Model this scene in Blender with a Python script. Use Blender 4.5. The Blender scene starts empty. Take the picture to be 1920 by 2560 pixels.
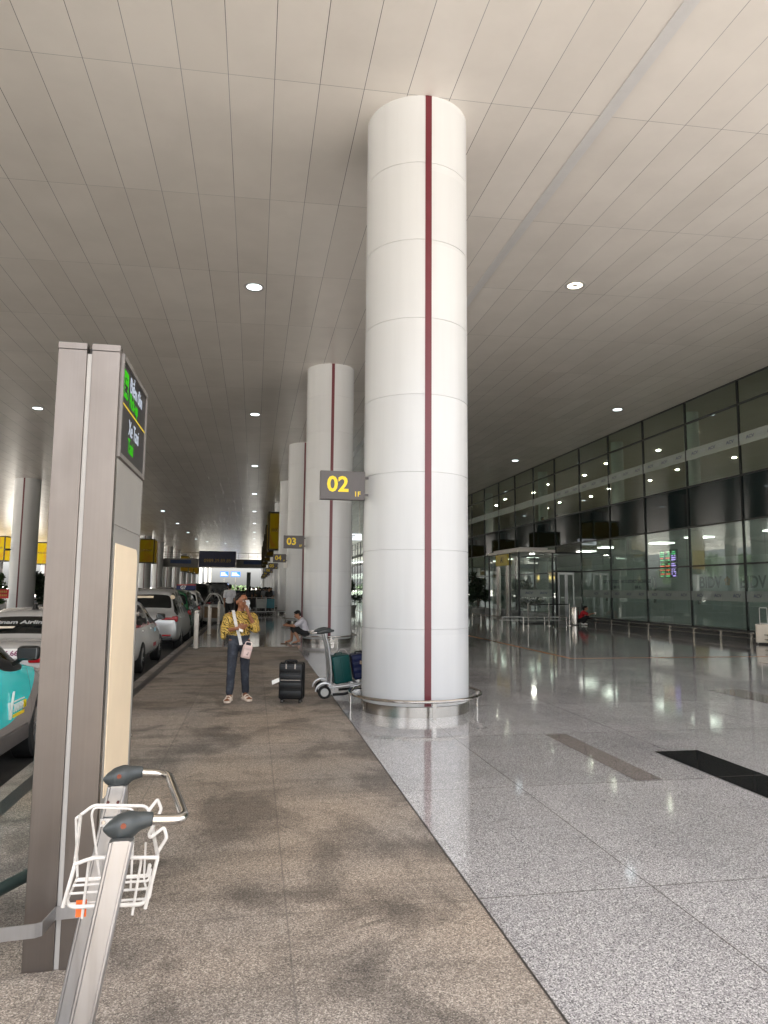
import bpy, bmesh, math, random
from mathutils import Vector, Matrix, Euler
random.seed(7)
SC = bpy.context.scene
COL = SC.collection
R = math.radians
PI = math.pi

# ---------------------------------------------------------------- camera, sky, sun, exposure
CAM_H = 1.6
cam_d = bpy.data.cameras.new("camera"); cam = bpy.data.objects.new("camera", cam_d); COL.objects.link(cam)
cam_d.sensor_fit = 'VERTICAL'; cam_d.sensor_height = 36.0; cam_d.lens = 36.0 * 1760.83 / 2560.0
cam_d.clip_start = 0.05; cam_d.clip_end = 3000
yaw, pitch, roll = 0.180539, 0.1086435, 0.0083676
fwd = Vector((math.sin(yaw)*math.cos(pitch), math.cos(yaw)*math.cos(pitch), math.sin(pitch)))
rgt = Vector((math.cos(yaw), -math.sin(yaw), 0)); up = rgt.cross(fwd)
r2 = rgt*math.cos(roll) + up*math.sin(roll); u2 = up*math.cos(roll) - rgt*math.sin(roll)
M = Matrix((r2, u2, -fwd)).transposed().to_4x4(); M.translation = (0, 0, CAM_H)
cam.matrix_world = M
SC.camera = cam

SUN_EL, SUN_AZ = R(72), R(195)       # azimuth measured clockwise from +Y
world = bpy.data.worlds.new("World"); SC.world = world; world.use_nodes = True
wn = world.node_tree.nodes; wl = world.node_tree.links
sky = wn.new('ShaderNodeTexSky'); sky.sky_type = 'NISHITA'; sky.sun_disc = False
sky.sun_elevation = SUN_EL; sky.sun_rotation = SUN_AZ; sky.dust_density = 4.0; sky.air_density = 1.0
hz = wn.new('ShaderNodeHueSaturation'); hz.inputs['Saturation'].default_value = 0.35; wl.new(sky.outputs[0], hz.inputs['Color']); wl.new(hz.outputs[0], wn['Background'].inputs[0]); wn['Background'].inputs[1].default_value = 0.12
sun_d = bpy.data.lights.new("sun", 'SUN'); sun = bpy.data.objects.new("sun", sun_d); COL.objects.link(sun)
sun_d.energy = 3.8; sun_d.angle = R(0.5); sun_d.color = (1.0, 0.95, 0.86)
sdir = Vector((math.sin(SUN_AZ)*math.cos(SUN_EL), math.cos(SUN_AZ)*math.cos(SUN_EL), math.sin(SUN_EL)))
sun.rotation_euler = sdir.to_track_quat('Z', 'Y').to_euler(); sun.location = (0, -30, 40)
SC.view_settings.view_transform = 'Standard'; SC.view_settings.look = 'None'
SC.view_settings.exposure = 2.7; SC.view_settings.gamma = 1.0
try: SC.view_settings.use_curve_mapping = False
except Exception: pass
SC.render.engine = 'CYCLES'
cy = SC.cycles
cy.max_bounces = 10; cy.diffuse_bounces = 5; cy.glossy_bounces = 5; cy.transmission_bounces = 8; cy.transparent_max_bounces = 16
cy.sample_clamp_indirect = 4.0; cy.use_denoising = True; cy.caustics_reflective = False; cy.caustics_refractive = False

# ---------------------------------------------------------------- naming helpers
def link(o): COL.objects.link(o); return o
def tag(o, label=None, cat=None, group=None, kind=None):
    if label: o['label'] = label
    if cat: o['category'] = cat
    if group: o['group'] = group
    if kind: o['kind'] = kind
    return o
def thing(name, label, cat, loc=(0,0,0), rz=0.0, group=None):
    o = bpy.data.objects.new(name, None); link(o); o.empty_display_size = 0.1
    o.location = loc; o.rotation_euler = (0, 0, rz)
    return tag(o, label, cat, group)
def children(o): return [c for c in bpy.data.objects if c.parent == o]
KIDS = {}
def setparent(o, p):
    o.parent = p
    KIDS.setdefault(p.name, []).append(o)
def copy_tree(o, parent=None, loc=None, rz=None, label=None, group=None):
    c = o.copy(); COL.objects.link(c)
    if parent is not None: setparent(c, parent)
    if loc is not None: c.location = loc
    if rz is not None: c.rotation_euler = (0, 0, rz)
    if label: c['label'] = label
    if group: c['group'] = group
    for k in list(KIDS.get(o.name, [])): copy_tree(k, c)
    return c
ORD = ['first','second','third','fourth','fifth','sixth','seventh','eighth','ninth','tenth','eleventh','twelfth','thirteenth','fourteenth','fifteenth','sixteenth','seventeenth','eighteenth','nineteenth','twentieth']

# ---------------------------------------------------------------- mesh builder
class MB:
    def __init__(s): s.v = []; s.f = []; s.mi = []; s.sm = []
    def add(s, vs, fs, mi=0, smooth=False, mtx=None):
        b = len(s.v)
        if mtx is not None: vs = [tuple(mtx @ Vector(p)) for p in vs]
        s.v += [tuple(p) for p in vs]
        for f in fs: s.f.append([b+i for i in f]); s.mi.append(mi); s.sm.append(smooth)
        return s
    def box(s, x0, x1, y0, y1, z0, z1, mi=0, mtx=None):
        vs = [(x0,y0,z0),(x1,y0,z0),(x1,y1,z0),(x0,y1,z0),(x0,y0,z1),(x1,y0,z1),(x1,y1,z1),(x0,y1,z1)]
        fs = [(0,3,2,1),(4,5,6,7),(0,1,5,4),(1,2,6,5),(2,3,7,6),(3,0,4,7)]
        return s.add(vs, fs, mi, False, mtx)
    def rbox(s, x0, x1, y0, y1, z0, z1, r=0.02, seg=3, mi=0, mtx=None):
        """box with rounded edges"""
        bm = bmesh.new(); bmesh.ops.create_cube(bm, size=1)
        for v in bm.verts: v.co = Vector(((x0+x1)/2+v.co.x*(x1-x0), (y0+y1)/2+v.co.y*(y1-y0), (z0+z1)/2+v.co.z*(z1-z0)))
        bmesh.ops.bevel(bm, geom=bm.edges[:], offset=r, segments=seg, affect='EDGES', profile=0.5, clamp_overlap=True)
        bm.verts.index_update()
        s.add([v.co[:] for v in bm.verts], [[v.index for v in f.verts] for f in bm.faces], mi, True, mtx); bm.free(); return s
    def quad(s, pts, mi=0): return s.add(pts, [tuple(range(len(pts)))], mi)
    def lathe(s, prof, c=(0,0,0), seg=32, mi=0, a0=0.0, a1=2*PI, mtx=None, smooth=True):
        full = abs(a1-a0-2*PI) < 1e-6; n = seg if full else seg+1
        vs = []; fs = []
        for r, z in prof:
            for i in range(n):
                a = a0+(a1-a0)*i/seg; vs.append((c[0]+r*math.cos(a), c[1]+r*math.sin(a), c[2]+z))
        for j in range(len(prof)-1):
            for i in range(seg):
                k = (i+1) % n; fs.append((j*n+i, j*n+k, (j+1)*n+k, (j+1)*n+i))
        return s.add(vs, fs, mi, smooth, mtx)
    def cyl(s, p0, p1, r0, r1=None, seg=16, mi=0, caps=True, smooth=True):
        r1 = r0 if r1 is None else r1
        p0 = Vector(p0); p1 = Vector(p1); d = (p1-p0)
        q = d.to_track_quat('Z', 'Y').to_matrix(); vs = []
        for p, r in ((p0, r0), (p1, r1)):
            for i in range(seg):
                a = 2*PI*i/seg; vs.append(p + q @ Vector((r*math.cos(a), r*math.sin(a), 0)))
        fs = [(i, (i+1) % seg, seg+(i+1) % seg, seg+i) for i in range(seg)]
        s.add(vs, fs, mi, smooth)
        if caps:
            b = len(s.v)-2*seg
            s.f.append([b+i for i in reversed(range(seg))]); s.mi.append(mi); s.sm.append(False)
            s.f.append([b+seg+i for i in range(seg)]); s.mi.append(mi); s.sm.append(False)
        return s
    def tube(s, pts, r, seg=10, mi=0, closed=False, round_=0.0, rseg=5):
        pts = [Vector(p) for p in pts]
        if round_ > 0:
            out = []; n = len(pts)
            for i, p in enumerate(pts):
                if not closed and i in (0, n-1): out.append(p); continue
                a = pts[i-1]; b = pts[(i+1) % n]
                ra = min(round_, (a-p).length*0.48); rb = min(round_, (b-p).length*0.48)
                A = p+(a-p).normalized()*ra; B = p+(b-p).normalized()*rb
                for k in range(rseg+1):
                    t = k/rseg; out.append(A*(1-t)**2+p*2*t*(1-t)+B*t*t)
            pts = out
        n = len(pts); rings = []; nrm = None
        for i, p in enumerate(pts):
            if closed: t = pts[(i+1) % n]-pts[i-1]
            else: t = pts[min(i+1, n-1)]-pts[max(i-1, 0)]
            t.normalize()
            if nrm is None:
                nrm = t.orthogonal().normalized()
            else:
                nrm = (nrm - t*nrm.dot(t))
                nrm = nrm.normalized() if nrm.length > 1e-6 else t.orthogonal().normalized()
            bn = t.cross(nrm); rr = r[i] if isinstance(r, (list, tuple)) else r
            rings.append([p+nrm*rr*math.cos(2*PI*k/seg)+bn*rr*math.sin(2*PI*k/seg) for k in range(seg)])
        vs = [v for ring in rings for v in ring]; fs = []
        m = n if closed else n-1
        for i in range(m):
            j = (i+1) % n
            for k in range(seg): fs.append((i*seg+k, i*seg+(k+1) % seg, j*seg+(k+1) % seg, j*seg+k))
        if not closed: fs.append(tuple(reversed(range(seg)))); fs.append(tuple((n-1)*seg+k for k in range(seg)))
        return s.add(vs, fs, mi, True)
    def ball(s, c, r, seg=16, rings=10, mi=0, mtx=None):
        rx, ry, rz = (r, r, r) if not isinstance(r, (list, tuple)) else r
        vs = [(0, 0, -rz)]
        for j in range(1, rings):
            t = -PI/2+PI*j/rings
            for i in range(seg):
                a = 2*PI*i/seg; vs.append((rx*math.cos(t)*math.cos(a), ry*math.cos(t)*math.sin(a), rz*math.sin(t)))
        vs.append((0, 0, rz)); fs = []
        for i in range(seg): fs.append((0, 1+(i+1) % seg, 1+i))
        for j in range(rings-2):
            for i in range(seg):
                a = 1+j*seg+i; b = 1+j*seg+(i+1) % seg; fs.append((a, b, b+seg, a+seg))
        t = len(vs)-1
        for i in range(seg): fs.append((t, 1+(rings-2)*seg+i, 1+(rings-2)*seg+(i+1) % seg))
        mm = Matrix.Translation(Vector(c)) @ (mtx.to_4x4() if mtx is not None else Matrix.Identity(4))
        return s.add(vs, fs, mi, True, mm)
    def prism(s, poly, axis, a0, a1, mi=0, mtx=None):
        """extrude 2-D polygon along axis ('x': poly is (y,z); 'y': (x,z); 'z': (x,y))"""
        def P(p, a):
            return (a, p[0], p[1]) if axis == 'x' else (p[0], a, p[1]) if axis == 'y' else (p[0], p[1], a)
        n = len(poly); vs = [P(p, a0) for p in poly]+[P(p, a1) for p in poly]
        fs = [tuple(reversed(range(n))), tuple(range(n, 2*n))]+[(i, (i+1) % n, n+(i+1) % n, n+i) for i in range(n)]
        return s.add(vs, fs, mi, False, mtx)
    def loft(s, rings, mi=0, cap=True, smooth=True, closed_ring=True):
        n = len(rings[0]); vs = [p for r in rings for p in r]; fs = []
        for j in range(len(rings)-1):
            for i in range(n if closed_ring else n-1):
                k = (i+1) % n; fs.append((j*n+i, j*n+k, (j+1)*n+k, (j+1)*n+i))
        if cap and closed_ring: fs.append(tuple(reversed(range(n)))); fs.append(tuple((len(rings)-1)*n+i for i in range(n)))
        return s.add(vs, fs, mi, smooth)
    def build(s, name, mats, parent=None, kind=None, fixn=True, loc=None):
        me = bpy.data.meshes.new(name); me.from_pydata(s.v, [], s.f)
        if not isinstance(mats, (list, tuple)): mats = [mats]
        for m in mats: me.materials.append(m)
        me.polygons.foreach_set('material_index', s.mi); me.polygons.foreach_set('use_smooth', s.sm); me.update()
        if any(s.sm) and len(s.f) < 60000: me.set_sharp_from_angle(angle=R(35))
        if fixn:
            bm = bmesh.new(); bm.from_mesh(me); bmesh.ops.recalc_face_normals(bm, faces=bm.faces); bm.to_mesh(me); bm.free()
        o = bpy.data.objects.new(name, me); link(o)
        if parent is not None: setparent(o, parent)
        if loc is not None: o.location = loc
        if kind: o['kind'] = kind
        return o
def baked(o):
    """apply an object's modifiers"""
    dg = bpy.context.evaluated_depsgraph_get(); me = bpy.data.meshes.new_from_object(o.evaluated_get(dg))
    old = o.data; o.modifiers.clear(); o.data = me
    bpy.data.meshes.remove(old)
    return o
def bevel(o, w=0.004, seg=2, ang=30):
    m = o.modifiers.new('b', 'BEVEL'); m.width = w; m.segments = seg; m.limit_method = 'ANGLE'; m.angle_limit = R(ang)
    return o
TXT = {}
def text(s, size, mat, parent, mtx, name='lettering', ext=0.003, align='CENTER', bold=0.0, xs=1.0, shear=0.0):
    """flat raised lettering; local x = reading direction, local z(up of text) = y"""
    key = (s, size, ext, align, bold, xs, shear)
    if key not in TXT:
        cu = bpy.data.curves.new('t', 'FONT'); cu.body = s; cu.size = size; cu.extrude = ext; cu.align_x = align; cu.align_y = 'CENTER'
        cu.offset = bold; cu.resolution_u = 3; cu.shear = shear
        t = bpy.data.objects.new('t', cu); link(t); t.scale = (xs, 1, 1)
        dg = bpy.context.evaluated_depsgraph_get(); me = bpy.data.meshes.new_from_object(t.evaluated_get(dg))
        if xs != 1.0: me.transform(Matrix.Diagonal((xs, 1, 1, 1)))
        bpy.data.objects.remove(t); bpy.data.curves.remove(cu); TXT[key] = me
    me = TXT[key].copy(); me.materials.clear(); me.materials.append(mat)
    me.transform(mtx)
    o = bpy.data.objects.new(name, me); link(o)
    if parent is not None: setparent(o, parent)
    return o
def facing(dirn, loc):
    """matrix for text whose face looks along horizontal direction dirn: '-y','+x','-x'"""
    if dirn == '-y': X, Y, Z = (1,0,0), (0,0,1), (0,-1,0)
    elif dirn == '+x': X, Y, Z = (0,1,0), (0,0,1), (1,0,0)
    elif dirn == '-x': X, Y, Z = (0,-1,0), (0,0,1), (-1,0,0)
    elif dirn == '+y': X, Y, Z = (-1,0,0), (0,0,1), (0,1,0)
    m = Matrix((X, Y, Z)).transposed().to_4x4(); m.translation = loc; return m

# ---------------------------------------------------------------- materials
class NT:
    def __init__(s, name):
        s.m = bpy.data.materials.new(name); s.m.use_nodes = True; s.t = s.m.node_tree; s.b = s.t.nodes['Principled BSDF']; s.out = s.t.nodes['Material Output']
        s._oc = None
    def n(s, typ, **kw):
        nd = s.t.nodes.new(typ)
        for k, v in kw.items(): setattr(nd, k, v)
        return nd
    def l(s, a, b): s.t.links.new(a, b)
    def oc(s):
        if s._oc is None: s._oc = s.n('ShaderNodeTexCoord').outputs['Object']
        return s._oc
    def mapped(s, sc=(1,1,1), loc=(0,0,0), rot=(0,0,0)):
        mp = s.n('ShaderNodeMapping'); mp.inputs['Scale'].default_value = sc; mp.inputs['Location'].default_value = loc; mp.inputs['Rotation'].default_value = rot
        s.l(s.oc(), mp.inputs[0]); return mp.outputs[0]
    def noise(s, scale, detail=2, rough=0.5, vec=None, dist=0.0):
        nd = s.n('ShaderNodeTexNoise'); nd.inputs['Scale'].default_value = scale; nd.inputs['Detail'].default_value = detail
        nd.inputs['Roughness'].default_value = rough; nd.inputs['Distortion'].default_value = dist
        s.l(vec if vec is not None else s.oc(), nd.inputs['Vector']); return nd.outputs['Fac']
    def ramp(s, fac, stops, interp='LINEAR'):
        r = s.n('ShaderNodeValToRGB'); r.color_ramp.interpolation = interp; e = r.color_ramp.elements
        while len(e) < len(stops): e.new(0.5)
        for i, (p, c) in enumerate(stops):
            e[i].position = p; e[i].color = (c, c, c, 1) if isinstance(c, (int, float)) else (*c, 1)
        s.l(fac, r.inputs[0]); return r.outputs[0]
    def math(s, op, a, b=None, clamp=False):
        nd = s.n('ShaderNodeMath', operation=op, use_clamp=clamp)
        for i, v in enumerate((a, b)):
            if v is None: continue
            if isinstance(v, (int, float)): nd.inputs[i].default_value = v
            else: s.l(v, nd.inputs[i])
        return nd.outputs[0]
    def mix(s, fac, a, b, typ='MIX'):
        nd = s.n('ShaderNodeMix', data_type='RGBA', blend_type=typ)
        for i, v in ((0, fac), (6, a), (7, b)):
            if isinstance(v, (int, float)): nd.inputs[i].default_value = v if i == 0 else (v, v, v, 1)
            elif isinstance(v, (tuple, list)): nd.inputs[i].default_value = (*v, 1) if len(v) == 3 else v
            else: s.l(v, nd.inputs[i])
        return nd.outputs[2]
    def bump(s, h, strength=0.2, dist=0.01):
        nd = s.n('ShaderNodeBump'); nd.inputs['Strength'].default_value = strength; nd.inputs['Distance'].default_value = dist
        s.l(h, nd.inputs['Height']); s.l(nd.outputs[0], s.b.inputs['Normal']); return nd
    def set(s, col=None, rough=None, metal=None, spec=None, coat=None, ior=None, alpha=None):
        for k, v in (('Base Color', col), ('Roughness', rough), ('Metallic', metal), ('Specular IOR Level', spec), ('Coat Weight', coat), ('IOR', ior), ('Alpha', alpha)):
            if v is None: continue
            if isinstance(v, (int, float)): s.b.inputs[k].default_value = v
            elif isinstance(v, (tuple, list)): s.b.inputs[k].default_value = (*v, 1)
            else: s.l(v, s.b.inputs[k])
        return s
def P(name, col, rough=0.5, metal=0.0, var=0.12, vs=6.0, spec=None, coat=None, bump=0.0, bs=60.0, rv=0.0):
    """painted / plain surface with slight colour and gloss variation"""
    t = NT(name); f = t.noise(vs, 4, 0.6)
    c0 = tuple(c*(1-var) for c in col); c1 = tuple(min(1, c*(1+var)) for c in col)
    t.set(col=t.ramp(f, [(0.3, c0), (0.7, c1)]), metal=metal, spec=spec, coat=coat)
    if coat: t.b.inputs['Coat Roughness'].default_value = 0.05
    if rv: t.set(rough=t.ramp(t.noise(vs*1.7, 3), [(0.3, max(0, rough-rv)), (0.7, min(1, rough+rv))]))
    else: t.set(rough=rough)
    if bump: t.bump(t.noise(bs, 3), bump, 0.005)
    return t.m
def EM(name, col, strength):
    t = NT(name); e = t.n('ShaderNodeEmission'); e.inputs[0].default_value = (*col, 1); e.inputs[1].default_value = strength
    t.l(e.outputs[0], t.out.inputs[0]); return t.m
# ceiling panels: painted metal, 0.6 x 2.95 m, dark joints, slightly rippled sheet
def make_ceiling():
    t = NT('ceiling_panel'); sp = t.n('ShaderNodeSeparateXYZ'); t.l(t.oc(), sp.inputs[0])
    ux = t.math('DIVIDE', t.math('ADD', sp.outputs[0], 60.517), 0.6); uy = t.math('DIVIDE', t.math('ADD', sp.outputs[1], 50.42), 2.96)
    fx = t.math('FRACT', ux); fy = t.math('FRACT', uy)
    def edge(f, w): return t.math('LESS_THAN', t.math('ABSOLUTE', t.math('SUBTRACT', f, 0.5)), 0.5-w)   # 1 inside panel
    ex = edge(fx, 0.0065); ey = edge(fy, 0.0009)
    inside = t.math('MULTIPLY', ex, ey)
    cmb = t.n('ShaderNodeCombineXYZ'); t.l(t.math('FLOOR', ux), cmb.inputs[0]); t.l(t.math('FLOOR', uy), cmb.inputs[1])
    wn_ = t.n('ShaderNodeTexWhiteNoise'); t.l(cmb.outputs[0], wn_.inputs[0])
    pv = t.ramp(wn_.outputs['Value'], [(0.0, (0.655, 0.61, 0.56)), (1.0, (0.71, 0.665, 0.615))])
    dirt = t.ramp(t.noise(0.9, 4, 0.6), [(0.35, 0.93), (0.65, 1.0)])
    c = t.mix(1.0, pv, dirt, 'MULTIPLY')
    jn = t.ramp(t.noise(0.35, 2), [(0.35, 0.08), (0.7, 0.30)])
    t.set(col=t.mix(inside, jn, c), rough=0.24, spec=0.5)
    ripple = t.noise(1.0, 2, 0.5, t.mapped((0.45, 2.6, 1)))
    tilt = t.math('MULTIPLY', t.math('SUBTRACT', wn_.outputs['Value'], 0.5), t.math('MULTIPLY', fy, 0.9))
    h = t.math('ADD', t.math('ADD', ripple, tilt), t.math('MULTIPLY', inside, 0.5))
    t.bump(h, 0.5, 0.006)
    return t.m
def granite(name, cols, scale, rough, ior=1.5, seams=None, warm=None, bump=0.0, sdark=0.25, sstr=0.8):
    """speckled stone; cols dark..light grains; seams=(x0,dx,y0,dy,width)"""
    t = NT(name)
    v = t.n('ShaderNodeTexVoronoi'); v.inputs['Scale'].default_value = scale; t.l(t.oc(), v.inputs['Vector'])
    wv = t.n('ShaderNodeTexWhiteNoise'); t.l(v.outputs['Position'], wv.inputs[0])
    g1 = t.ramp(wv.outputs['Value'], [(i/(len(cols)-1), c) for i, c in enumerate(cols)], 'LINEAR')
    g2 = t.ramp(t.noise(scale*0.45, 3, 0.7), [(0.32, 0.55), (0.5, 1.0), (0.68, 1.18)])
    c = t.mix(1.0, g1, g2, 'MULTIPLY')
    if seams:
        x0, dx, y0, dy, w = seams; sp = t.n('ShaderNodeSeparateXYZ'); t.l(t.oc(), sp.inputs[0])
        ux = t.math('DIVIDE', t.math('SUBTRACT', sp.outputs[0], x0-100*dx), dx); uy = t.math('DIVIDE', t.math('SUBTRACT', sp.outputs[1], y0-100*dy), dy)
        ex = t.math('LESS_THAN', t.math('ABSOLUTE', t.math('SUBTRACT', t.math('FRACT', t.math('ADD', ux, 0.5)), 0.5)), w/dx)
        ey = t.math('LESS_THAN', t.math('ABSOLUTE', t.math('SUBTRACT', t.math('FRACT', t.math('ADD', uy, 0.5)), 0.5)), w/dy)
        sm = t.math('MAXIMUM', ex, ey)
        cm = t.n('ShaderNodeCombineXYZ'); t.l(t.math('FLOOR', ux), cm.inputs[0]); t.l(t.math('FLOOR', uy), cm.inputs[1])
        wt = t.n('ShaderNodeTexWhiteNoise'); t.l(cm.outputs[0], wt.inputs[0])
        c = t.mix(1.0, c, t.ramp(wt.outputs['Value'], [(0, 0.88), (1, 1.07)]), 'MULTIPLY')
        c = t.mix(t.math('MULTIPLY', sm, sstr), c, (sdark, sdark*0.9, sdark*0.8))
    if warm is not None: c = warm(t, c)
    t.set(col=c, rough=rough, ior=ior)
    if bump: t.bump(wv.outputs['Value'], bump, 0.004)
    return t
def wear(t, c):
    """traffic film and a few drips on the polished slabs"""
    a = t.ramp(t.noise(0.8, 5, 0.65), [(0.36, 0.84), (0.56, 1.0)]); b = t.ramp(t.noise(11.0, 3, 0.6), [(0.25, 0.55), (0.30, 1.0)])
    c = t.mix(1.0, c, a, 'MULTIPLY'); return t.mix(0.6, c, b, 'MULTIPLY')
def stains(t, c):
    v1 = t.noise(1.0, 6, 0.62, t.mapped((1.25, 1.05, 1)), 0.5)
    s1 = t.ramp(v1, [(0.38, 0.54), (0.45, 0.74), (0.50, 0.97), (0.66, 1.06)])
    v2 = t.noise(1.0, 5, 0.65, t.mapped((2.6, 3.4, 1), (3, 1, 0)), 0.8)
    s2 = t.ramp(v2, [(0.34, 0.68), (0.46, 1.0)])
    v3 = t.noise(7.0, 3, 0.6)
    s3 = t.ramp(v3, [(0.27, 0.45), (0.33, 1.0)])
    v4 = t.noise(1.0, 4, 0.6, t.mapped((0.22, 2.2, 1), (7, 2, 0)), 0.7)
    s4 = t.ramp(v4, [(0.38, 0.72), (0.50, 1.0)])
    v5 = t.noise(0.5, 2, 0.5, t.mapped((1, 1, 1), (11, 5, 0)))
    s5 = t.ramp(v5, [(0.35, (0.92, 0.95, 1.0)), (0.65, (1.06, 1.0, 0.94))])
    c = t.mix(1.0, c, s1, 'MULTIPLY'); c = t.mix(0.8, c, s2, 'MULTIPLY'); c = t.mix(0.7, c, s3, 'MULTIPLY'); c = t.mix(0.8, c, s4, 'MULTIPLY'); c = t.mix(1.0, c, s5, 'MULTIPLY')
    return c
M_ceil = make_ceiling()
M_polish = granite('polished_granite', [(0.10,0.095,0.10), (0.29,0.278,0.283), (0.41,0.395,0.40), (0.52,0.505,0.50), (0.80,0.78,0.76)], 200, 0.075, 1.82, (2.18, 1.975, 3.71, 1.97, 0.004), wear, 0.0, 0.10).m
M_rough = granite('flamed_granite', [(0.13,0.112,0.095), (0.225,0.19,0.158), (0.312,0.265,0.222), (0.385,0.332,0.28), (0.60,0.535,0.46)], 185, 0.60, 1.45, (0.203, 0.987, 3.70, 1.89, 0.0045), stains, 0.25, 0.12, 0.5).m
M_dkgranite = granite('dark_granite', [(0.02,0.018,0.017), (0.04,0.035,0.032), (0.06,0.053,0.048), (0.085,0.075,0.07)], 240, 0.45, 1.45, None, None).m
M_blgranite = granite('black_granite', [(0.008,0.008,0.008), (0.014,0.014,0.014), (0.02,0.02,0.02), (0.03,0.03,0.03)], 260, 0.05, 1.5, (0, 50, 5.69, 1.0, 0.0015), None, 0.0, 0.5).m
M_brgranite = granite('brown_granite', [(0.10,0.085,0.08), (0.20,0.175,0.165), (0.27,0.24,0.225), (0.33,0.295,0.28)], 260, 0.06, 1.7, (0, 50, 6.63, 1.0, 0.0012), None, 0.0, 0.4).m
M_kerb = granite('kerb_granite', [(0.18,0.165,0.15), (0.30,0.275,0.25), (0.38,0.35,0.315), (0.46,0.42,0.38)], 240, 0.6, 1.45, (0, 50, 0.3, 1.0, 0.003), stains, 0.1).m
def asphalt():
    t = NT('asphalt'); f = t.noise(160, 3, 0.7); c = t.ramp(f, [(0.3, (0.028,0.027,0.026)), (0.7, (0.075,0.072,0.068))])
    s = t.ramp(t.noise(0.6, 5, 0.6), [(0.35, 0.6), (0.65, 1.15)]); t.set(col=t.mix(1.0, c, s, 'MULTIPLY'), rough=0.75); t.bump(f, 0.3, 0.004); return t.m
M_asphalt = asphalt()
M_concrete = P('pale_concrete', (0.54,0.52,0.48), 0.8, var=0.15, vs=0.4)
def column_panel():
    """white enamelled cladding: slight tone change from panel to panel, faint runs and handling marks low down"""
    t = NT('white_column_panel'); sp = t.n('ShaderNodeSeparateXYZ'); t.l(t.oc(), sp.inputs[0])
    oi = t.n('ShaderNodeObjectInfo'); cm = t.n('ShaderNodeCombineXYZ'); t.l(t.math('FLOOR', t.math('DIVIDE', t.math('ADD', sp.outputs[2], 0.02), 1.04)), cm.inputs[0]); t.l(t.math('GREATER_THAN', sp.outputs[0], 0.0), cm.inputs[1]); t.l(oi.outputs['Random'], cm.inputs[2])
    w = t.n('ShaderNodeTexWhiteNoise'); t.l(cm.outputs[0], w.inputs[0])
    c = t.ramp(w.outputs['Value'], [(0, (0.520,0.522,0.526)), (1, (0.548,0.549,0.552))])
    runs = t.ramp(t.noise(1.0, 4, 0.6, t.mapped((7, 7, 0.30))), [(0.30, 0.965), (0.55, 1.0)]); c = t.mix(1.0, c, runs, 'MULTIPLY')
    marks = t.ramp(t.noise(1.0, 5, 0.7, t.mapped((7, 7, 16))), [(0.26, 0.62), (0.33, 1.0)]); low = t.ramp(sp.outputs[2], [(0.05, 0.7), (0.16, 0.15), (0.3, 0.0)]); c = t.mix(low, c, marks, 'MULTIPLY')
    t.set(col=c, rough=0.27, spec=0.5); return t.m
M_white_panel = column_panel()
M_maroon = P('maroon_paint', (0.105,0.007,0.014), 0.35, var=0.08, vs=3)
def steel(name, base=(0.62,0.59,0.55), rough=0.22, along='z', amt=0.25):
    t = NT(name); sc = {'z': (90, 90, 0.8), 'x': (0.8, 90, 90), 'y': (90, 0.8, 90)}[along]
    f = t.noise(1.0, 3, 0.6, t.mapped(sc)); g = t.noise(3.0, 3, 0.6)
    c = t.mix(1.0, t.ramp(f, [(0.3, tuple(b*(1-amt*0.5) for b in base)), (0.7, base)]), t.ramp(g, [(0.3, 0.86), (0.7, 1.0)]), 'MULTIPLY')
    t.set(col=c, metal=1.0, rough=t.ramp(t.math('ADD', t.math('MULTIPLY', f, 0.5), t.math('MULTIPLY', g, 0.5)), [(0.3, rough*0.75), (0.7, rough*1.35)])); return t.m
M_steel = steel('brushed_steel', (0.46,0.43,0.395)); M_chrome = P('polished_steel', (0.55,0.52,0.485), 0.14, 1.0, var=0.05, rv=0.05)
M_alu = steel('anodised_aluminium', (0.52,0.515,0.515), 0.36, 'z', 0.12)
M_pylon = steel('weathered_steel_panel', (0.195,0.168,0.148), 0.40, 'z', 0.12)
def smudged(m, lo=0.38, hi=0.47):
    nt = m.node_tree; b = nt.nodes['Principled BSDF']; oc = nt.nodes.new('ShaderNodeTexCoord'); mp = nt.nodes.new('ShaderNodeMapping'); mp.inputs['Scale'].default_value = (9, 9, 2.2); nt.links.new(oc.outputs['Object'], mp.inputs[0])
    n = nt.nodes.new('ShaderNodeTexNoise'); n.inputs['Scale'].default_value = 1.0; n.inputs['Detail'].default_value = 6; n.inputs['Roughness'].default_value = 0.65; n.inputs['Distortion'].default_value = 1.2; nt.links.new(mp.outputs[0], n.inputs['Vector'])
    r = nt.nodes.new('ShaderNodeValToRGB'); r.color_ramp.elements[0].position = 0.35; r.color_ramp.elements[0].color = (lo,)*3+(1,); r.color_ramp.elements[1].position = 0.62; r.color_ramp.elements[1].color = (hi,)*3+(1,)
    nt.links.new(n.outputs['Fac'], r.inputs[0]); nt.links.new(r.outputs[0], b.inputs['Roughness'])
smudged(M_pylon)
M_pylon_side = P('grey_painted_panel', (0.25,0.235,0.215), 0.45, var=0.06, vs=3)
M_groove = P('pale_aluminium_strip', (0.40,0.375,0.345), 0.5, 0.0, var=0.05)
M_cream = P('cream_acrylic_panel', (0.86,0.70,0.50), 0.3, var=0.06, vs=2.0)
M_signdark = P('dark_sign_face', (0.022,0.020,0.019), 0.5, var=0.06, spec=0.25)
M_signgrey = P('grey_brown_sign_face', (0.060,0.050,0.048), 0.42, var=0.10, vs=4)
M_yellow = P('yellow_vinyl', (0.80,0.56,0.0), 0.45, var=0.03)
M_black = P('black_plastic', (0.005,0.005,0.0055), 0.5, var=0.1, spec=0.35)
M_rubber = P('black_rubber', (0.009,0.0085,0.008), 0.8, var=0.2, vs=20)
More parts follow.
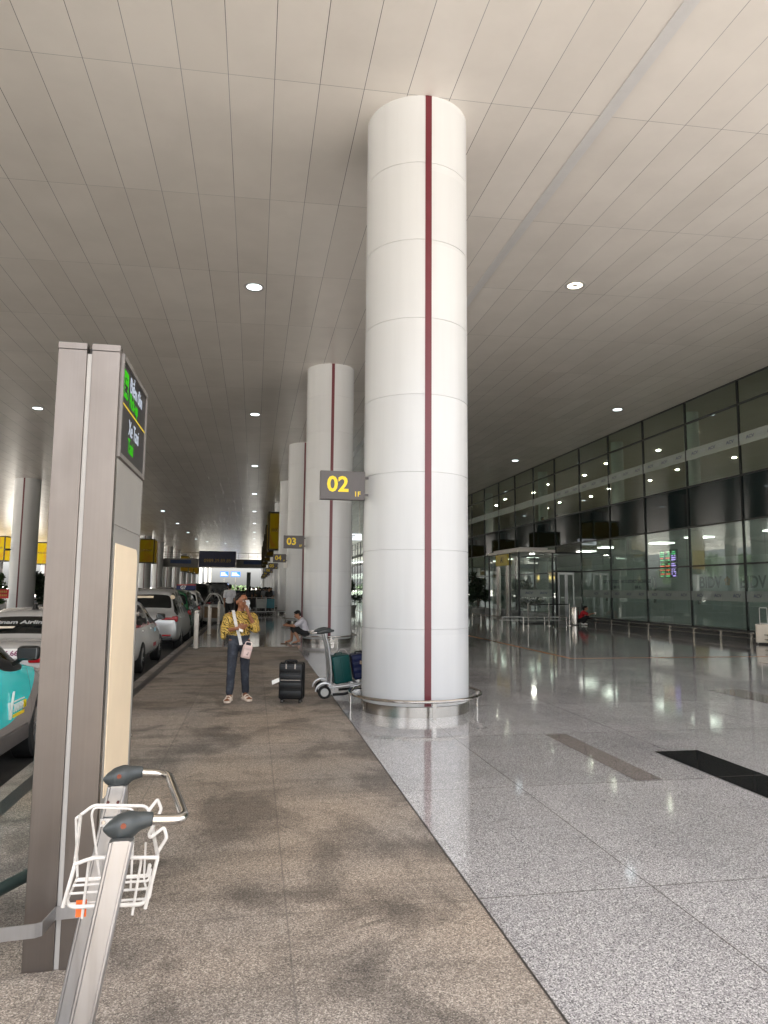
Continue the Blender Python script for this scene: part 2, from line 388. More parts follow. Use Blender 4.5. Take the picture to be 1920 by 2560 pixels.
M_dgrey = P('dark_grey_plastic', (0.032,0.037,0.037), 0.42, var=0.08, vs=12, bump=0.05, bs=400)
M_whitepaint = P('white_paint', (0.78,0.76,0.72), 0.4, var=0.05)
M_wirewhite = P('white_coated_wire', (0.60,0.57,0.53), 0.4, var=0.12, vs=25)
M_bollard = P('pale_bollard_paint', (0.60,0.55,0.49), 0.35, var=0.10, vs=5)
M_frame = P('dark_mullion', (0.012,0.013,0.0125), 0.4, 0.3, var=0.1)
M_orange = P('orange_line_tape', (0.46,0.16,0.03), 0.5, var=0.15, vs=4)
M_green_lit = EM('lit_green', (0.10, 1.0, 0.03), 0.085); M_white_lit = EM('lit_white', (0.80, 0.88, 1.0), 0.105); M_yellow_lit = EM('lit_yellow', (1.0, 0.72, 0.06), 0.12)
M_lamp_cool = EM('cool_lamp_glass', (0.80, 0.95, 1.0), 1.2); M_lamp_warm = EM('warm_lamp_glass', (1.0, 0.86, 0.62), 1.4)
M_lamp_rim = P('lamp_rim_metal', (0.40,0.38,0.36), 0.4, 0.0)
def glass(name, tint, ior=1.5, refl=1.0, haze=0.0, hazecol=(0.4,0.5,0.46)):
    t = NT(name); tr = t.n('ShaderNodeBsdfTransparent'); tr.inputs[0].default_value = (*tint, 1)
    gl = t.n('ShaderNodeBsdfGlossy'); gl.inputs['Roughness'].default_value = 0.0; gl.inputs[0].default_value = (0.9, 0.95, 0.93, 1)
    fr = t.n('ShaderNodeFresnel'); fr.inputs[0].default_value = ior
    wob = t.n('ShaderNodeBump'); wob.inputs['Strength'].default_value = 0.03; wob.inputs['Distance'].default_value = 0.02; t.l(t.noise(0.8, 1), wob.inputs['Height']); t.l(wob.outputs[0], gl.inputs['Normal'])
    base = tr.outputs[0]
    if haze > 0:
        df = t.n('ShaderNodeBsdfDiffuse'); df.inputs[0].default_value = (*hazecol, 1); mx0 = t.n('ShaderNodeMixShader'); mx0.inputs[0].default_value = haze
        t.l(base, mx0.inputs[1]); t.l(df.outputs[0], mx0.inputs[2]); base = mx0.outputs[0]
    mx = t.n('ShaderNodeMixShader'); t.l(t.math('MULTIPLY', fr.outputs[0], refl, True), mx.inputs[0]); t.l(base, mx.inputs[1]); t.l(gl.outputs[0], mx.inputs[2])
    t.l(mx.outputs[0], t.out.inputs[0]); return t.m
M_glass_up = glass('green_facade_glass', (0.62,0.74,0.66), 1.52, 1.5, 0.06, (0.30,0.36,0.32))
M_glass_low = glass('green_shopfront_glass', (0.60,0.74,0.67), 1.52, 1.6, 0.30, (0.44,0.57,0.525))  # diffuse haze paints the lit storey's brightness into the glass
M_glass_hazed = glass('hazed_vestibule_glass', (0.86,0.92,0.89), 1.5, 1.2, 0.12, (0.60,0.64,0.61))  # clear glass; pale haze mixed in so the entrance box looks brighter
M_spandrel = P('dark_spandrel_glass', (0.006,0.013,0.013), 0.03, var=0.05, spec=0.28)
M_frost = P('frosted_film', (0.40,0.44,0.42), 0.6, var=0.04)
# ================================================================ SETTING
Y0, Y1 = -3.0, 171.0            # canopy ends
XL, XF = -31.9, 15.8            # canopy left edge, facade plane
BAY = 11.84; CY0 = 9.485; CX = 2.176; CR = 0.722
def ceil_z(x): return 8.35 + 0.026*(x-2.18)
def plane(name, x0, x1, y0, y1, z, mat):
    b = MB(); b.quad([(x0,y0,z),(x1,y0,z),(x1,y1,z),(x0,y1,z)]); return b.build(name, mat, kind='structure', fixn=False)
plane('ground', -900, 900, -700, 1500, -0.30, M_concrete)
plane('road', -12.6, -1.95, -60, 400, -0.15, M_asphalt)
plane('far_road', -27.0, -15.2, -60, 400, -0.15, M_asphalt)
b = MB(); b.quad([(-1.69,-9,0),(1.19,-9,0),(1.19,19.76,0),(-1.69,19.76,0)]); b.build('walkway', M_rough, kind='structure', fixn=False)
b = MB(); b.quad([(1.19,-9,0),(XF+16,-9,0),(XF+16,19.76,0),(1.19,19.76,0)]); b.quad([(-1.69,19.76,0),(XF+16,19.76,0),(XF+16,Y1+6,0),(-1.69,Y1+6,0)])
b.build('floor', M_polish, kind='structure', fixn=False)
b = MB(); b.quad([(-1.815,-9,0),(-1.69,-9,0),(-1.69,Y1+6,0),(-1.815,Y1+6,0)]); b.build('drain_strip', M_dkgranite, kind='structure', fixn=False)
b = MB(); b.box(-1.95,-1.815,-9,Y1+6,-0.29,0.0); b.build('kerb', M_kerb, kind='structure')
b = MB(); b.box(-15.2,-12.6,-60,Y1+20,-0.29,0.02); b.box(-31.5,-27.0,-60,Y1+20,-0.29,0.02); b.build('traffic_island', M_kerb, kind='structure')
b = MB(); b.box(-1.69, 1.19, -9.3, -9, -0.29, 0.0); b.box(1.19, XF+16, -9.3, -9, -0.29, 0.0); b.build('step', M_kerb, kind='structure')
# road paint
b = MB()
for i in range(-6, 60): b.box(-5.35, -5.23, i*6.0, i*6.0+3.0, -0.149, -0.146)
b.box(-12.35, -12.23, -30, 200, -0.149, -0.146); b.build('road_markings', M_whitepaint, kind='structure')
# inlays of the polished floor, 4 mm proud sheets
def inlay(name, mat, rects):
    b = MB()
    for x0, x1, y0, y1 in rects: b.quad([(x0,y0,0.004),(x1,y0,0.004),(x1,y1,0.004),(x0,y1,0.004)])
    return b.build(name, mat, kind='structure', fixn=False)
inlay('brown_floor_strip', M_brgranite, [(3.23,3.475,5.69,7.6), (7.33,7.92,9.2,10.61), (3.2,3.45,17.5,21.5), (3.23,3.475,29.5,33.4), (7.33,7.92,21.0,22.5), (11.4,12.0,9.2,14.6), (5.9,6.3,19.4,24.6)])
inlay('black_floor_strip', M_blgranite, [(3.985,4.465,4.70,6.66)])
inlay('guide_line', M_orange, [(7.36,7.45,15.87,60), (7.36,15.2,15.80,15.87)])
b = MB()   # inspection cover: thin steel outline flush in the floor
for x0, x1, y0, y1 in ((4.55,4.562,7.31,7.92), (5.188,5.20,7.31,7.92), (4.562,5.188,7.31,7.318), (4.562,5.188,7.912,7.92)): b.quad([(x0,y0,0.003),(x1,y0,0.003),(x1,y1,0.003),(x0,y1,0.003)])
b.build('floor_hatch_line', M_dkgranite, kind='structure', fixn=False)
inlay('floor_joint', M_dkgranite, [(1.187,1.196,-9,19.76), (-1.69,1.184,19.755,19.768)])
# ceiling (slopes up slightly to the terminal)
def ceil_sheet(x0, x1):
    b = MB(); z0, z1 = ceil_z(x0), ceil_z(x1)
    vs = [(x0,Y0,z0),(x1,Y0,z1),(x1,Y1,z1),(x0,Y1,z0),(x0,Y0,z0+.7),(x1,Y0,z1+.7),(x1,Y1,z1+.7),(x0,Y1,z0+.7)]
    b.add(vs, [(0,3,2,1),(4,5,6,7),(0,1,5,4),(1,2,6,5),(2,3,7,6),(3,0,4,7)]); return b
ceil_sheet(XL, XF+0.2).build('ceiling', M_ceil, kind='structure')
b = MB(); z = ceil_z(4.8); b.box(4.72, 4.90, Y0, Y1, z-0.012, z-0.003); b.build('ceiling_cover_strip', P('grey_cover_strip', (0.56,0.545,0.535), 0.35, var=0.03), kind='structure')

# ================================================================ COLUMNS
def make_column(label, loc, grp, rail=True):
    t = thing('column', label, 'column', loc, 0, grp); H = 8.6
    b = MB(); prof = [(CR, 0.135)]; zs = [1.09, 2.10, 3.11, 4.14, 5.18, 6.27, 7.37]
    for z in zs: prof += [(CR, z-0.006), (CR-0.009, z-0.003), (CR-0.009, z+0.003), (CR, z+0.006)]
    prof += [(CR, H)]
    b.lathe(prof, seg=72); o = b.build('shaft', M_white_panel, t)
    b = MB(); a = math.asin(0.044/CR); b.lathe([(CR+0.004, 0.14), (CR+0.004, H)], seg=4, a0=-PI/2-a, a1=-PI/2+a)
    b.quad([((CR+0.004)*math.sin(s*a), -(CR+0.004)*math.cos(a), z) if k else (CR*0.98*math.sin(s*a), -CR*0.98*math.cos(a), z) for s in (1,) for k, z in ((0,.14),(1,.14),(1,H),(0,H))])
    b.build('stripe', M_maroon, t)
    b = MB(); b.lathe([(CR+0.006, 0.0), (CR+0.006, 0.13), (CR-0.01, 0.134)], seg=72); b.build('base_band', M_steel, t)
    if rail:
        b = MB(); RR = 0.885; b.tube([(RR*math.cos(2*PI*i/64), RR*math.sin(2*PI*i/64), 0.222) for i in range(64)], 0.021, 10, closed=True)
        rl = b.build('guard_rail', M_chrome, t)
        for k in range(4):
            a = -PI/2+0.05+k*PI/2; p = MB(); p.box(-0.006, 0.006, -0.024, 0.024, 0, 0.215, mtx=Matrix.Translation((0.885*math.cos(a), 0.885*math.sin(a), 0)) @ Matrix.Rotation(a, 4, 'Z'))
            p.build('post', M_steel, rl)
    return t
NEARCOL = make_column('huge white round column with maroon stripe and steel foot rail, nearest of the row', (CX, CY0, 0), 'white columns with maroon stripes')
COLS_R = [NEARCOL]
for k in range(1, 14):
    COLS_R.append(copy_tree(NEARCOL, None, (CX, CY0+BAY*k, 0), 0, 'white column with maroon stripe, %s in the walkway row counted from the huge near one' % ORD[k]))
XL1, XL2 = -13.5, -28.2
for k in range(0, 14):
    if k < 3: lab = 'white column by the road, outside the picture, number %s of its row' % ORD[k]
    elif k == 3: lab = 'grey-white column with maroon stripe beyond the taxis, beside the steel sign pylon'
    else: lab = 'white column across the taxi road, %s of the row running to the far daylight' % ORD[k-3]
    if k >= 2: copy_tree(NEARCOL, None, (XL1, CY0+BAY*k, 0), 0, lab)
for k in range(4, 14):
    copy_tree(NEARCOL, None, (-30.7 if k == 7 else XL2, CY0+BAY*k, 0), 0, 'distant white column beyond the second road, %s of the outermost row' % ORD[k-4])

# ================================================================ CEILING LAMPS
def make_lamp(label, x, y, grp, warm=False, ring=False):
    t = thing('downlight', label, 'ceiling light', (x, y, ceil_z(x)), 0, grp)
    b = MB(); b.lathe([(0.165, -0.004), (0.195, -0.012), (0.235, -0.010), (0.245, 0.0)], seg=28); b.build('rim', M_lamp_rim, t)
    b = MB()
    if ring: b.lathe([(0.075, -0.006), (0.165, -0.006)], seg=28)
    else: b.lathe([(0.0, -0.006), (0.165, -0.006)], seg=28)
    b.build('lens', M_lamp_warm if warm else M_lamp_cool, t)
    return t
LAMP = make_lamp('large round downlight in the ceiling left of the huge column, nearest and brightest', -0.18, CY0+BAY*0.5, 'round downlights over the walkway')
for k in range(1, 9): copy_tree(LAMP, None, (-0.15, CY0+BAY*(k+0.5), ceil_z(-0.15)), 0, 'round downlight over the walkway, %s of the line behind the nearest one' % ORD[k-1])
LAMPR = make_lamp('ring-shaped warm downlight in the ceiling right of the huge column', 6.97, 14.3, 'ring downlights over the hall floor', True, True)
for k, (x, y) in enumerate([(13.8, 24.9), (13.9, 36.2), (13.9, 48.0), (6.97, 50.0), (6.97, 62.0)]): copy_tree(LAMP, None, (x, y, ceil_z(x)), 0, 'round downlight near the glass facade, %s from the front' % ORD[k], 'round downlights by the glass facade')
for k, (x, y) in enumerate([(-8.0, 27.2), (-7.9, 39.1), (-7.9, 62.6), (-7.9, 74.5), (-7.9, 86.4), (-7.9, 98.3), (-6.8, 104.), (-4.4, 108.), (-20.5, 68.7)]): copy_tree(LAMP, None, (x, y, ceil_z(x)), 0, 'round downlight above the taxi road, %s of that line' % ORD[k], 'round downlights over the road')

# ================================================================ GLASS FACADE
MULL0, MSTEP = 20.62-2.955*4, 2.955
NM = 54
TZ = [0.36, 2.52, 3.95, 5.46, 7.86, 8.70]
tb = NT('frosted_band_film'); trb = tb.n('ShaderNodeBsdfTransparent'); dfb = tb.n('ShaderNodeBsdfDiffuse'); dfb.inputs[0].default_value = (0.42,0.46,0.43,1); mxb = tb.n('ShaderNodeMixShader'); mxb.inputs[0].default_value = 0.45
def facade():
    t = thing('glass_facade', 'long green-tinted glass terminal wall with dark mullions on the right', 'glass wall', (XF, 0, 0))
    ys = [MULL0+MSTEP*i for i in range(NM)]; yA, yB = ys[0], ys[-1]
    vy0, vy1 = 32.25, 36.6
    mats = [M_glass_low, M_glass_low, M_spandrel, M_glass_up, M_glass_up]
    for r in range(5):
        rest = MB(); z0, z1 = TZ[r]+0.03, TZ[r+1]-0.03
        for i in range(NM-1):
            y0, y1 = ys[i]+0.02, ys[i+1]-0.02
            if r < 2 and y0+1.4 > vy0 and y1-1.4 < vy1: continue
            near = 3 <= i < 22; b = MB() if near else rest
            b.quad([(0.02,y1,z0),(0.02,y0,z0),(0.02,y0,z1),(0.02,y1,z1)])
            if near: b.build('glass_pane', mats[r], t, fixn=False)
        rest.build('far_glass_panes', mats[r], t, 'stuff', fixn=False)
    for y in ys:
        b = MB(); b.box(-0.03, 0.06, y-0.015, y+0.015, 0.0, ceil_z(XF)+0.05); b.build('mullion', M_frame, t)
    for z in TZ[1:]:
        for ya_, yb_ in (((yA, vy0), (vy1, yB)) if z < 3 else ((yA, yB),)):
            b = MB(); b.box(-0.028, 0.058, ya_, yb_, z-0.028, z+0.028); b.build('transom', M_frame, t)
    M_pl = P('dark_plinth', (0.03,0.03,0.029), 0.35)
    for ya_, yb_ in ((yA, vy0), (vy1, yB)):
        b = MB(); b.box(-0.02, 0.05, ya_, yb_, 0.0, 0.36); b.build('plinth', M_pl, t)
    # frosted safety bands
    for ya_, yb_, za, zb in ((yA, vy0, 1.28, 1.62), (vy1, yB, 1.28, 1.62), (yA, yB, 6.45, 6.85)):
        b = MB(); b.box(-0.004, 0.012, ya_, yb_, za, zb); b.build('frosted_band', M_band, t)
    return t, ys
tb.l(trb.outputs[0], mxb.inputs[1]); tb.l(dfb.outputs[0], mxb.inputs[2]); tb.l(mxb.outputs[0], tb.out.inputs[0]); M_band = tb.m
FAC, FYS = facade()
M_navy = P('navy_print', (0.02,0.03,0.06), 0.5); M_greyprint = P('grey_print', (0.16,0.18,0.18), 0.5)
for row, zc, ra in ((0, 1.46, (3, 9)), (1, 6.66, (3, 9))):
    for i in range(*ra):
        for j in range(3):
            y = FYS[i]+0.45+j*0.98
            if row == 0 and y > 31.8: continue
            text('ACV', 0.155, M_navy, FAC, facing('-x', (-0.012, y, zc)), 'lettering', 0.001, bold=0.004, xs=1.25)
            bb = MB()
            for q in range(3): bb.box(-0.011, -0.009, y-0.62, y-0.28, zc-0.05+q*0.05, zc-0.03+q*0.05)
            bb.build('lettering_lines', M_greyprint, FAC)
# steel foot rail along the facade
FR = thing('foot_rail', 'low steel bumper rail with short posts along the glass wall', 'rail', (15.35, 0, 0))
b = MB(); b.cyl((0, 15, 0.30), (0, 32.0, 0.30), 0.026, seg=10); b.cyl((0, 15, 0.16), (0, 32.0, 0.16), 0.022, seg=10); b.build('tube', M_chrome, FR)
for i in range(10):
    b = MB(); y = 31.6-1.47*i; b.box(-0.045, -0.027, y-0.05, y+0.05, 0, 0.33); b.build('post', M_steel, FR)

# ---- inside the terminal (seen through the glass)
M_int_wall = P('interior_wall_paint', (0.48,0.54,0.49), 0.6, var=0.1, vs=0.5); M_int_ceil = P('tan_interior_ceiling', (0.47,0.41,0.33), 0.6, var=0.05, vs=0.8); M_int_floor = P('interior_floor_tile', (0.50,0.48,0.44), 0.15, var=0.08)
b = MB(); b.box(XF+16, XF+16.3, 8.6, Y1, 0, 9.4); b.box(XF+0.1, XF+16, 8.4, 8.6, 0, 9.4); b.build('interior_wall', M_int_wall, kind='structure')
b = MB(); b.box(XF+0.35, XF+16, 8.6, Y1, 4.0, 4.25); b.box(XF+0.35, XF+0.5, 8.6, Y1, 4.25, 5.40); b.build('upper_floor_slab', M_int_floor, kind='structure')
b = MB(); b.box(XF+0.2, XF+16, 8.6, Y1, 8.75, 9.0); b.build('interior_ceiling', M_int_ceil, kind='structure')
M_intlamp = EM('interior_lamp_glass', (1.0, 0.92, 0.80), 28.0); M_intfill = EM('added_panel_lamp', (1.0, 0.96, 0.88), 1.9)
IL = None; n = 0
for zz, nm in ((8.74, 'upper'), (3.99, 'lower')):
    for iy in range(10):
        for ix in range(2 if zz > 5 else 1):
            x = XF+3.6+ix*5.0+(0.7 if iy % 2 else 0); y = 20.0+iy*4.1+(ix*0.9)
            lab = 'small round lamp in the %s-storey ceiling inside the glass wall' % nm
            if IL is None:
                IL = thing('interior_lamp', lab, 'ceiling light', (x, y, zz), 0, 'small lamps in the %s interior ceiling' % nm); q = MB(); q.lathe([(0, -0.012), (0.085, -0.012), (0.10, 0)], seg=16); q.build('lens', M_intlamp, IL)
            elif zz < 5:
                IL2 = thing('interior_lamp', 'flat panel lamp added to brighten the lower storey inside the glass wall', 'ceiling light', (x, y, zz), 0, 'added panel lamps in the lower interior ceiling'); q = MB(); q.box(-0.45, 0.45, -0.45, 0.45, -0.015, -0.002); q.build('lens', M_intfill, IL2)  # panel lamps added and sized to lift the lower storey without sharp glints
            else: copy_tree(IL, None, (x, y, zz), 0, lab, 'small lamps in the %s interior ceiling' % nm)
for i, y in enumerate((19.2, 25.1, 31.0, 40.0, 50.0)):
    t = thing('interior_column', 'round grey column standing inside behind the glass wall, %s along it' % ORD[i], 'column', (XF+1.3, y, 0), 0, 'columns inside the terminal')
    q = MB(); q.lathe([(0.28, 0), (0.28, 3.99)], seg=24); q.lathe([(0.28, 4.26), (0.28, 8.74)], seg=24); q.build('shaft', P('interior_column_paint', (0.50,0.52,0.48), 0.4, var=0.04), t)
    q = MB(); q.lathe([(0.34, 4.26), (0.34, 4.34), (0.29, 4.36)], seg=24); q.lathe([(0.34, 0), (0.34, 0.15), (0.29, 0.17)], seg=24); q.build('collar', M_steel, t)
# ================================================================ SIGN PYLON (near left)
def make_pylon():
    x0, x1, y0, y1, H = -0.907, -0.638, 3.33, 4.145, 2.71
    t = thing('sign_pylon', 'tall brushed steel pick-up and taxi sign pylon standing on the walkway', 'sign pylon', (x0, y0, 0))
    W = x1-x0; D = y1-y0
    b = MB(); b.box(0, 0.1235, 0, 0.03, 0, H-0.03); bevel(b.build('front_panel', M_pylon, t), 0.003); 
    b = MB(); b.box(0.1455, W, 0, 0.03, 0, H-0.03); bevel(b.build('front_panel', M_pylon, t), 0.003)
    b = MB(); b.box(0, 0.1235, -0.002, 0.06, H-0.029, H); b.box(0.1455, W, -0.002, 0.06, H-0.029, H); b.build('cap', M_pylon, t)
    b = MB(); b.box(0.124, 0.145, 0.012, 0.03, 0, H-0.045); b.build('light_strip', M_groove, t)
    b = MB(); b.box(0.004, W-0.006, 0.031, D-0.004, 0.0, H-0.04); b.build('body', M_pylon_side, t)
    b = MB(); b.box(0.004, W-0.012, 0.062, D-0.004, H-0.039, H-0.004); b.build('roof_plate', P('dark_top', (0.06,0.055,0.05), 0.5), t)
    # side face toward the walkway (+x)
    b = MB(); b.box(W-0.0055, W, 0.031, 0.05, 0.0, H-0.03); b.box(W-0.0055, W, D-0.02, D-0.004, 0, H-0.03); b.build('edge_trim', M_steel, t)
    b = MB()
    zt, zb = 2.69, 2.20
    for (a0,a1,c0,c1) in ((0.05,D-0.02,zt-0.022,zt),(0.05,D-0.02,zb,zb+0.022),(0.05,0.072,zb+0.022,zt-0.022),(D-0.042,D-0.02,zb+0.022,zt-0.022)): b.box(W-0.0055, W+0.010, a0, a1, c0, c1)
    sf = b.build('sign_frame', P('sign_frame_metal', (0.21,0.19,0.175), 0.4, 0.5, var=0.06), t)
    b = MB(); b.box(W-0.0055, W+0.002, 0.072, D-0.042, zb+0.022, zt-0.022); sg = b.build('sign_face', M_signdark, t)
    X = W+0.0035
    zy = 2.468
    b = MB(); b.box(W+0.002, X, 0.075, D-0.045, zy-0.004, zy+0.004); b.build('divider_line', M_yellow_lit, sg)
    # pictogram: car seen from the front on a green rounded square
    b = MB(); b.prism([(0.098+dx, 2.505+dz) for dx, dz in ((0.012,0),(0.118,0),(0.13,0.012),(0.13,0.118),(0.118,0.13),(0.012,0.13),(0,0.118),(0,0.012))], 'x', W+0.002, X)
    b.build('pictogram_panel', M_green_lit, sg)
    b = MB(); cx, cz = 0.163, 2.562
    b.prism([(cx-0.045,cz-0.030),(cx+0.045,cz-0.030),(cx+0.045,cz+0.004),(cx+0.030,cz+0.040),(cx-0.030,cz+0.040),(cx-0.045,cz+0.004)], 'x', X, X+0.001)
    b.prism([(cx-0.042,cz-0.045),(cx-0.026,cz-0.045),(cx-0.026,cz-0.03),(cx-0.042,cz-0.03)], 'x', X, X+0.001); b.prism([(cx+0.026,cz-0.045),(cx+0.042,cz-0.045),(cx+0.042,cz-0.03),(cx+0.026,cz-0.03)], 'x', X, X+0.001)
    b.build('pictogram_car', M_black, sg)
    b = MB(); b.prism([(cx-0.033,cz+0.006),(cx+0.033,cz+0.006),(cx+0.023,cz+0.033),(cx-0.023,cz+0.033)], 'x', X+0.001, X+0.0015)
    for s in (-1, 1): b.prism([(cx+s*0.032-0.007,cz-0.018),(cx+s*0.032+0.007,cz-0.018),(cx+s*0.032+0.007,cz-0.008),(cx+s*0.032-0.007,cz-0.008)], 'x', X+0.001, X+0.0015)
    b.build('pictogram_glass', M_green_lit, sg)
    for s, y, z, sz, m in (('Điểm đón', 0.27, 2.597, 0.105, M_white_lit), ('Pick-up', 0.27, 2.523, 0.100, M_green_lit), ('Xe Taxi', 0.28, 2.385, 0.112, M_white_lit), ('Taxi', 0.28, 2.295, 0.105, M_green_lit)):
        text(s, sz, m, sg, facing('+x', (X, y, z)), 'lettering', 0.0008, 'LEFT', 0.0, 0.84)
    # lower grey panels and cream acrylic
    b = MB(); b.box(W-0.0055, W-0.001, 0.05, D-0.02, 1.886, zb-0.006); b.build('side_panel', M_pylon_side, t)
    b = MB(); b.box(W-0.0055, W-0.001, 0.05, D-0.02, 0.05, 1.878); b.build('side_panel', M_pylon_side, t)
    zt, zb = 1.80, 0.66; ya, yb = 0.105, D-0.09
    b = MB(); b.prism([(ya, zb), (yb, zb), (yb, zt-0.06), (yb-0.01, zt-0.03), (yb-0.03, zt-0.008), (yb-0.05, zt), (ya, zt)], 'x', W-0.001, W+0.003); b.build('acrylic_panel', M_cream, t)
    b = MB(); b.cyl((W+0.003, D-0.012, 1.45), (W+0.014, D-0.012, 1.45), 0.012, seg=10); b.cyl((W-0.001, D-0.03, 0.8), (W+0.01, D-0.03, 0.8), 0.010, seg=10); b.build('lock', M_chrome, t)
    return t
make_pylon()
# flat steel guard bar at the foot of the pylon
G = thing('guard_bar', 'flat steel bumper bar with dark tube at the foot of the sign pylon', 'guard bar', (-0.77, 3.31, 0))
b = MB()
pts = [(-0.42,-0.20), (-0.045,-0.16), (-0.022,-0.145), (-0.006,-0.012), (0.10,-0.004), (0.128,-0.004)]
def strip(b, pts, z0, z1, th):
    n = len(pts); L = []
    for i in range(n):
        a = Vector(pts[max(i-1,0)]); c = Vector(pts[min(i+1,n-1)]); d = (c-a).normalized(); nn = Vector((-d.y, d.x))*th; p = Vector(pts[i]); L.append((p, p+nn))
    rings = [[(p.x,p.y,z0),(q.x,q.y,z0),(q.x,q.y,z1),(p.x,p.y,z1)] for p, q in L]; b.loft(rings, smooth=False)
strip(b, pts, 0.215, 0.268, 0.005); b.build('flat_bar', M_alu, G)
b = MB(); b.tube([(-0.46,-0.18,0.25), (-0.40,-0.02,0.27), (-0.20,0.40,0.27)], 0.028, 12); b.build('tube', P('dark_green_tube', (0.03,0.05,0.045), 0.3, var=0.1), G)
for x_, y_ in ((-0.46,-0.18), (-0.20,0.40)):
    b = MB(); b.cyl((x_,y_,0), (x_,y_,0.26), 0.02, seg=10); b.build('leg', M_steel, G)
bevel_ = None

# ================================================================ BAGGAGE TROLLEYS
def near_trolley():
    t = thing('baggage_trolley', 'near baggage trolley with grey grips and white wire basket, cropped by the lower edge', 'trolley', (-0.45, 2.05, 0))
    o = Vector((-0.45, 2.05, 0)); L = lambda *p: Vector(p)-o
    tops = [L(-0.288, 1.805, 1.01), L(-0.383, 2.285, 1.01)]; lean = 0.175
    u = Vector((0.985, 0.17, 0)); w = Vector((-0.17, 0.985, 0)).normalized()
    for k, T in enumerate(tops):
        B = T+Vector((-lean, 0.0, -1))*0.84
        rings = []
        for P0 in (B, T):
            prof = [(-0.027,-0.014),(-0.027,0.013),(-0.024,0.016),(-0.020,0.016),(-0.018,0.009),(0.018,0.009),(0.020,0.016),(0.024,0.016),(0.027,0.013),(0.027,-0.014)]
            rings.append([P0+u.cross(Vector((0,0,1)))*0+Vector((1,0,-lean*0)).normalized()*px+Vector((0,-1,0))*py for px, py in prof])
        b = MB(); b.loft(rings, smooth=False); m = b.build('mast', M_alu, t)
        if k == 1:
            b = MB()
            for s in (-0.014, 0.014): b.cyl(T+Vector((s-0.010,-0.010,-0.045)), T+Vector((s-0.010,-0.016,-0.045)), 0.0042, seg=8)
            b.build('rivet', P('rusty_rivet', (0.10,0.03,0.025), 0.7), m)
            b = MB(); c = T+Vector((-lean*0.1, -0.017, -0.098)); b.box(c.x-0.024, c.x+0.024, c.y-0.003, c.y, c.z-0.012, c.z+0.010); pl = b.build('bracket', M_wirewhite, m)
            b = MB()
            for s in (-0.015, 0.015): b.cyl(c+Vector((s,-0.003,0)), c+Vector((s,-0.006,0)), 0.0055, seg=10)
            b.build('screw', M_chrome, pl)
    # grips: drooping teardrop shells
    tips = [L(-0.335, 1.842, 1.030), L(-0.427, 2.305, 1.030)]
    for k, T in enumerate(tips):
        rings = []; n = 16
        def itp(tab, x):
            for (x0, v0), (x1, v1) in zip(tab, tab[1:]):
                if x <= x1: f = (x-x0)/(x1-x0); f = f*f*(3-2*f); return v0+(v1-v0)*f
            return tab[-1][1]
        for i in range(n+1):
            s = i/n
            rt = itp([(0,0.003),(0.12,0.017),(0.30,0.028),(0.50,0.031),(0.75,0.023),(1,0.0165)], s); rb = itp([(0,0.003),(0.12,0.020),(0.34,0.041),(0.52,0.038),(0.78,0.019),(1,0.0155)], s)
            ctr = T+u*(0.116*s-0.004)+Vector((0,0,-0.006+0.014*s)); ring = []
            for q in range(20):
                a = 2*PI*q/20; rz = rt if math.sin(a) > 0 else rb; ring.append(ctr+w*(rt+rb)*0.44*math.cos(a)+Vector((0,0,1))*rz*math.sin(a))
            rings.append(ring)
        b = MB(); b.loft(rings); g = b.build('grip', M_dgrey, t)
        sub = g.modifiers.new('s', 'SUBSURF'); sub.levels = 1; sub.render_levels = 1
        b = MB(); c = T+u*0.042+Vector((0,0,0.004)); d = (Vector((0,0,CAM_H))-o-c).normalized(); b.cyl(c-w*0.030+Vector((0,0,0.002)), c-w*0.0262+Vector((0,0,0.002)), 0.0065, seg=12); b.build('screw', P('rusty_screw', (0.22,0.06,0.03), 0.6, 0.4), g)
    a = tips[0]+u*0.105+Vector((0,0,0.006)); e = tips[1]+u*0.105+Vector((0,0,0.006))
    b = MB(); b.tube([a, L(-0.150, 1.868, 1.030), L(-0.243, 2.318, 1.030), e], 0.0125, 14, round_=0.05, rseg=6); b.build('handle_bar', M_chrome, t)
    # white wire basket between the masts
    b = MB(); rr = 0.0034
    b.tube([L(-0.405,1.88,0.935), L(-0.366,1.87,0.951), L(-0.214,1.88,0.940)], 0.0046, 8, round_=0.02)
    b.tube([L(-0.466,2.2,0.955), L(-0.432,2.2,0.980), L(-0.290,2.2,0.972), L(-0.278,2.2,0.955)], 0.0046, 8, round_=0.012)
    b.tube([L(-0.478,2.2,0.945), L(-0.466,2.2,0.955), L(-0.405,1.88,0.935), L(-0.43,1.89,0.835)], 0.0046, 8, round_=0.015)
    b.tube([L(-0.278,2.2,0.955), L(-0.214,1.88,0.940), L(-0.241,1.90,0.815)], 0.0046, 8, round_=0.015)
    b.tube([L(-0.425,1.895,0.86), L(-0.419,1.90,0.830), L(-0.241,1.90,0.825), L(-0.235,1.90,0.86)], 0.005, 8, round_=0.02)
    b.tube([L(-0.388,1.905,0.800), L(-0.378,1.90,0.930), L(-0.372,1.89,0.947), L(-0.262,1.89,0.940), L(-0.255,1.90,0.930), L(-0.272,1.905,0.800)], rr, 8, round_=0.012)
    b.tube([L(-0.410,2.26,0.72), L(-0.437,2.2,0.955), L(-0.431,2.2,0.974), L(-0.328,2.2,0.966), L(-0.320,2.2,0.950), L(-0.33,2.26,0.72)], rr, 8, round_=0.012)
    for i in range(6):
        f = i/5; y = 1.93+0.30*f; z = 0.825-0.055*f+0.02*math.sin(PI*f); xl = -0.430-0.035*f; xr = -0.236-0.045*f
        b.tube([L(xl,y,z), L(xr,y,z), L(xr+0.004,y,z+0.03)], rr, 8, round_=0.008)
